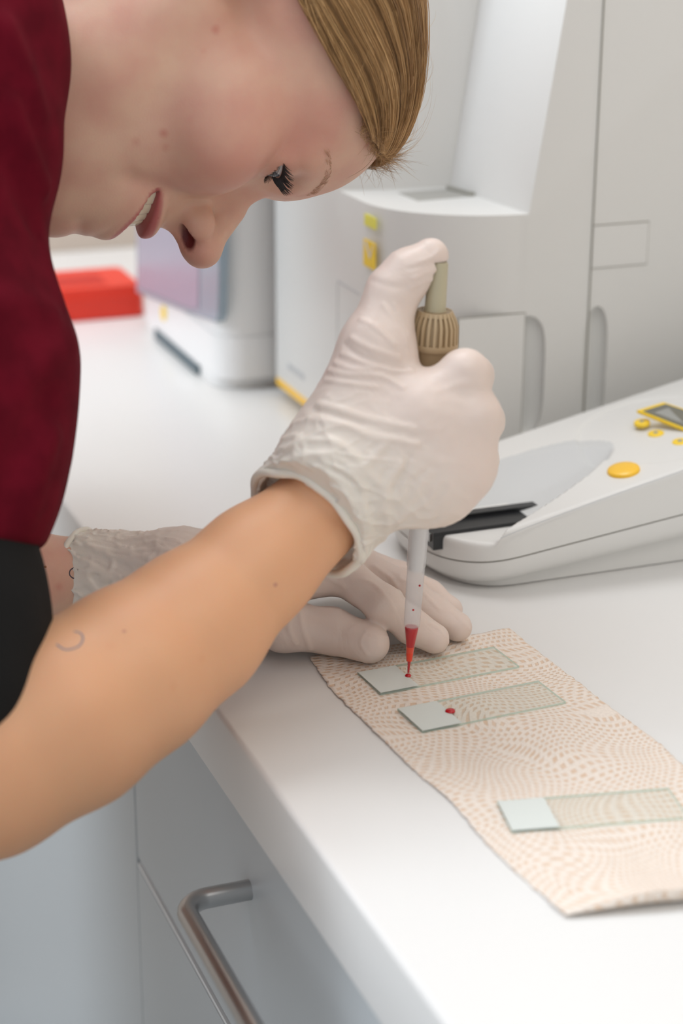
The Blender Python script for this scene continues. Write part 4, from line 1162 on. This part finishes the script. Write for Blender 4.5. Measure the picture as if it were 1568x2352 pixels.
# ------------------------------------------------------------------ face details
for sgn in (1, -1):
    c = hp(1.5, -19.5, 32.0*sgn)
    bm = bmesh.new(); bmesh.ops.create_uvsphere(bm, u_segments=40, v_segments=28, radius=.0124)
    look = HB[1]*.80-HB[0]*.52+HB[2]*(.05); look /= np.linalg.norm(look)
    q = Vector(look).to_track_quat('Z', 'Y').to_matrix().to_4x4()
    for v in bm.verts:
        a = math.acos(max(-1, min(1, v.co.normalized().z)))
        if a < .50: v.co *= 1+.035*math.cos(a/.5*math.pi/2)
    for f in bm.faces:
        a = math.acos(max(-1, min(1, f.calc_center_median().normalized().z))); f.material_index = 2 if a < .18 else 1 if a < .47 else 0
    bmesh.ops.transform(bm, matrix=Matrix.Translation(Vector(c)) @ q, verts=bm.verts)
    from_bm('eyeball', bm, [MT['sclera'], MT['iris'], MT['pupil']], person)
    # lashes along the upper lid margin
    bm = bmesh.new(); rg = random.Random(5)
    for i in range(70):
        w = -11.5+23*i/69; k = np.clip(1-(w/12.5)**2, 0, 1)
        uu = -4.6+.018*w*w+2.6*k; R = 13.2; v = math.sqrt(max(R*R-uu*uu-w*w, 0))
        b0 = np.array([1.5+uu, -19.5+v, 32.0+w]); dirn = np.array([.05, 1.0, .42*(w/12.)+.1]); dirn /= np.linalg.norm(dirn)
        L = rg.uniform(6.5, 9.5)*(.72+.28*k); curl = rg.uniform(3.2, 5.0); sp = rg.uniform(-.8, .8)
        pts = []
        for t in np.linspace(0, 1, 6):
            q_ = b0+dirn*L*t+np.array([curl*t*t-1.2*t, 0, sp*t]); pts.append(hp(q_[0], q_[1], q_[2]*sgn))
        tube(bm, pts, [.00030, .00030, .00028, .00022, .00015, .00005], 5)
    for i in range(34):                                     # short lower lashes
        w = -10.5+21*i/33; k = np.clip(1-(w/12.5)**2, 0, 1); uu = -4.6+.018*w*w-2.6*k; R = 13.2; v = math.sqrt(max(R*R-uu*uu-w*w, 0))
        b0 = np.array([1.5+uu, -19.5+v, 32.0+w]); L = rg.uniform(2.5, 4)
        pts = [hp(*(b0+np.array([-1.6*t*t, L*t, rg.uniform(-.3, .3)*t]))*np.array([1, 1, sgn])) if False else hp(b0[0]-1.6*t*t, b0[1]+L*t, (b0[2])*sgn) for t in (0, .5, 1)]
        tube(bm, pts, [.00012, .0001, .00004], 4)
    from_bm('eyelashes', bm, MT['lash'], person)
deps = bpy.context.evaluated_depsgraph_get()
pm = person.data
_vv = np.empty(len(pm.vertices)*3); pm.vertices.foreach_get('co', _vv); _vv = _vv.reshape(-1, 3)
_pp = np.empty(len(pm.polygons)*4, dtype=np.int32); pm.loops.foreach_get('vertex_index', _pp); _pp = _pp.reshape(-1, 4)
BV = BVHTree.FromPolygons(_vv.tolist(), _pp.tolist())
def on_head(u, w, sgn=1):
    """point and normal of the face surface at head height u, side w"""
    o = Vector(hp(u, 120, w*sgn)); h = BV.ray_cast(o, Vector(-HB[1])); return h[0], h[1]
def on_skin(px, py):
    h = BV.ray_cast(Vector(EYE), Vector(ray(px, py)).normalized()); return h[0], h[1]
for sgn in (1, -1):
    bm = bmesh.new(); rg = random.Random(8)
    for i in range(85):
        t = rg.random(); w = 12+36*t; u = 19+6.0*math.sin(t*2.3)-2*t+rg.uniform(-2.4, 2.4)*(1-.5*t)
        p, n = on_head(u, w, sgn)
        if p is None: continue
        d = Vector(HB[2])*sgn*(.9)+Vector(HB[0])*(.5-.8*t); d = (d-n*d.dot(n)).normalized()
        L = rg.uniform(.003, .0055)
        tube(bm, [p-n*.0002, p+d*L*.5+n*.0005, p+d*L+n*.0002], [.00009, .00008, .00003], 4)
    from_bm('eyebrow', bm, MT['brow'], person)
# teeth behind the upper lip
bm = bmesh.new()
for i in range(-5, 6):
    w = i*5.6; cyy = (w/27.)**2; u = -68.3+8.6*cyy; v = 2.0-15.2*cyy; wd = 3.0 if abs(i) > 0 else 3.2
    b = bmesh.new(); bmesh.ops.create_uvsphere(b, u_segments=14, v_segments=10, radius=1)
    for vx in b.verts:
        c = vx.co; x = math.copysign(abs(c.x)**.6, c.x); y = math.copysign(abs(c.y)**.6, c.y); z = math.copysign(abs(c.z)**.6, c.z)
        slope = -30.0*w/27./27.
        vx.co = Vector(hp(u+x*4.6, v+y*2.6+z*wd*slope, w+z*wd))
    me = bpy.data.meshes.new('t'); b.to_mesh(me); b.free(); bm.from_mesh(me); bpy.data.meshes.remove(me)
from_bm('teeth', bm, MT['tooth'], person)['label'] = 'row of upper teeth'
# tattoos, moles
def ink(name, px, r, m, label=None, closed=False, n=6):
    P = []
    for x, y in smooth_curve(px, n, closed):
        h, nn = on_skin(x, y)
        if h is not None and h.y > .5: P.append(h+nn*(-r*.45))
    if len(P) > 2:
        bm = bmesh.new(); tube(bm, P, r, 6); o = from_bm(name, bm, m, person)
        if label: o['label'] = label
ink('tattoo', [(190, 1303), (175, 1303), (162, 1309), (160, 1320), (168, 1328), (178, 1327), (180, 1318), (186, 1313)], .00042, MT['tattoo'], 'small black heart outline tattoo on the left wrist')
ink('tattoo', [(178, 1288), (184, 1296)], .0004, MT['tattoo'])
ink('tattoo', [(130, 1480), (150, 1492), (178, 1486), (190, 1470), (186, 1455), (170, 1450)], .00050, MT['tattoo2'], 'faint ring tattoo on the right forearm')
def mole(px, py, r, m=None):
    h, nn = on_skin(px, py)
    if h is None: return
    bm = bmesh.new(); bmesh.ops.create_uvsphere(bm, u_segments=14, v_segments=8, radius=1)
    q = nn.to_track_quat('Z', 'Y').to_matrix().to_4x4()
    bmesh.ops.transform(bm, matrix=Matrix.Translation(h-nn*r*.05) @ q @ Matrix.Diagonal((r, r*.9, r*.12, 1)), verts=bm.verts)
    from_bm('mole', bm, m or MT['mole'], person)
mole(104, 1302, .0008); mole(632, 1343, .0012, MT['mole2']); mole(285, 1450, .0010, MT['mole2'])

# ------------------------------------------------------------------ hair
def hair_shell(q):
    """hair cap field in head mm (positive outside)"""
    aw = np.abs(q[:, 2])
    s = np.stack([q[:, 0], q[:, 1], aw], 1); I = np.eye(3)
    d = f_ell(s, (32, -92, 0), I, (61, 97, 79))
    d = smin(d, f_ell(s, (26, -47, 0), I, (47.5, 46.5, 60.5)), 22)
    return d
def hl_cut(u, v, aw): return .865*u-.503*v-(58.5-12.0*np.clip((aw-18)/32., 0, 1)**1.3)
def hair_f(p):
    q = to_head(p); aw = np.abs(q[:, 2])
    d = hair_shell(q)
    # the hairline: a surface that leaves the face free; runs from the forehead back towards the ear
    cut = hl_cut(q[:, 0], q[:, 1], aw)-7.0
    d = smax(d, -cut, 8)
    # fine grooves running from the hairline to the back
    lat = np.arctan2(q[:, 2], q[:, 0]-10)
    d = d+.9*np.sin(lat*46+3*np.sin(q[:, 1]*.03)+1.5*np.sin(lat*13))*.5+.5*np.sin(lat*91+2*np.sin(q[:, 1]*.05))*.5
    return d*.001
cst = dict(strand=lambda p: (lambda q: .42+.22*np.sin(np.arctan2(q[:, 2], q[:, 0]-10)*46+1.5*np.sin(np.arctan2(q[:, 2], q[:, 0]-10)*13))+.12*np.sin(np.arctan2(q[:, 2], q[:, 0]-10)*170))(to_head(p)))
c = hp(40, -90, 0)
hair = net_object('hair', hair_f, tuple(c-.125), tuple(c+.125), .0016, MT['hair'], person, attrs=cst)
hair['label'] = 'blond hair swept back from the forehead'
# strands
def strands():
    rg = np.random.RandomState(11); bm_v = []; bm_f = []; att = []
    def add(P, r, val):
        n0 = len(bm_v); k = len(P)
        for i, p in enumerate(P):
            d = P[min(i+1, k-1)]-P[max(i-1, 0)]; d = d/(np.linalg.norm(d)+1e-12)
            e1 = np.cross(d, np.array([.3, .5, .8])); e1 /= np.linalg.norm(e1); e2 = np.cross(d, e1)
            rr = r*(1-.75*(i/(k-1))**3)
            for a in (0, 2.094, 4.189): bm_v.append(p+(e1*math.cos(a)+e2*math.sin(a))*rr); att.append(val)
        for i in range(k-1):
            for j in range(3):
                a = n0+i*3+j; b = n0+i*3+(j+1) % 3; bm_f.append((a, b, b+3, a+3))
    def proj(q, off):
        q = np.array(q, float)
        for _ in range(6):
            d = float(hair_shell(q[None])[0])-off; g = np.array([float(hair_shell((q+np.eye(3)[k]*.5)[None])[0])-float(hair_shell((q-np.eye(3)[k]*.5)[None])[0]) for k in range(3)])
            q = q-g/(np.linalg.norm(g)**2+1e-9)*d
        return q
    # guide curves from the hairline (parameter w) to the back of the head
    W = np.linspace(-72, 74, 30); guides = []
    for w in W:
        aw = abs(w)
        # find the start on the hairline
        best = None
        for u in np.linspace(-5, 80, 40):
            v = 8-aw*.0; q = None
            # walk v to reach the shell
            vv = 0.0
            lo_, hi_ = -90.0, 20.0
            if hair_shell(np.array([[u, -60, w]]))[0] > 0: continue
            for _ in range(18):
                mid_ = (lo_+hi_)/2
                if hair_shell(np.array([[u, mid_, w]]))[0] > 0: hi_ = mid_
                else: lo_ = mid_
            cut = hl_cut(u, lo_, aw)
            if cut > -1.0: best = (u, lo_, w); break
        if best is None: continue
        u0, v0, w0 = best
        tw = min(aw/52., 1.)
        end = np.array([8-14*tw, -184, w*.25]); mid1 = np.array([u0+18-34*tw, v0-34, min(aw*1.28, 74)*np.sign(w)]); mid2 = np.array([78-70*tw, -108, min(aw*1.3, 76)*np.sign(w)])
        P = smooth_curve([np.array([u0-1.5, v0, w0]), mid1, mid2, end], 7)
        guides.append((w, [proj(q, .6) for q in P]))
    ws = np.array([g[0] for g in guides]); G = np.array([g[1] for g in guides])
    for i in range(8200):
        w = rg.uniform(ws[0], ws[-1]); 
        if rg.rand() < .55: w = rg.uniform(0, ws[-1])
        k = np.clip(np.searchsorted(ws, w)-1, 0, len(ws)-2); t = (w-ws[k])/(ws[k+1]-ws[k]); P = G[k]*(1-t)+G[k+1]*t
        s0 = 0 if rg.rand() < .8 else rg.randint(0, 8); n = len(P)
        P = P[s0:]; off = rg.uniform(-.3, 1.5); wob = rg.randn(3)*1.0; ph = rg.rand()*6
        tt = np.linspace(0, 1, len(P))[:, None]
        cen = np.array([38, -85, 0.]); nr = P-cen; nr /= np.linalg.norm(nr, axis=1)[:, None]
        Q = P+nr*(off*np.minimum(1, tt*6+.1))+wob*np.sin(tt*5+ph)*.8*np.minimum(1, tt*4)
        clump = .5+.5*math.sin(w*1.1+2*math.sin(w*.37)); val = np.clip(.42*clump+.25+rg.randn()*.20, 0, 1)
        add([H0+(HB.T@q)*.001 for q in Q], rg.uniform(.00008, .00017), val)
    # baby hairs and flyaways at the hairline
    for i in range(1100):
        w = rg.uniform(-30, 60); k = np.clip(np.searchsorted(ws, w)-1, 0, len(ws)-2); t = (w-ws[k])/(ws[k+1]-ws[k]); P = G[k]*(1-t)+G[k+1]*t
        p = P[0]+np.array([rg.uniform(-5, 2), 0, 0]); L = rg.uniform(5, 15); dr = np.array([rg.uniform(-.1, 1), rg.uniform(-1.0, .35), rg.uniform(-.3, .5)]); dr /= np.linalg.norm(dr); cu = rg.randn(3)*.35
        Q = [proj(p, -1.3)+dr*L*s+cu*L*s*s for s in np.linspace(0, 1, 6)]
        add([H0+(HB.T@q)*.001 for q in Q], rg.uniform(.00006, .00010), rg.uniform(.1, .7))
    for i in range(60):
        w = rg.uniform(-20, 70); k = np.clip(np.searchsorted(ws, w)-1, 0, len(ws)-2); P = G[k]
        j = rg.randint(0, 12); p = P[j]; nr = (p-np.array([38, -85, 0.])); nr /= np.linalg.norm(nr); tg = P[j+1]-P[j]; tg /= np.linalg.norm(tg)
        L = rg.uniform(12, 32); cu = rg.randn(3)*.25
        Q = [p+tg*L*s*rg.uniform(.98, 1.02)+nr*L*.30*math.sin(s*2.6)+cu*L*s*s for s in np.linspace(0, 1, 10)]
        add([H0+(HB.T@q)*.001 for q in Q], .00005, rg.uniform(.5, 1))
    me = bpy.data.meshes.new('hair_strands'); me.from_pydata([tuple(v) for v in bm_v], [], bm_f); me.update()
    a = me.attributes.new('strand', 'FLOAT', 'POINT'); a.data.foreach_set('value', np.array(att, dtype=np.float32))
    o = link('hair_strands', me, MT['hair'], hair, True); o['kind'] = 'stuff'
strands()
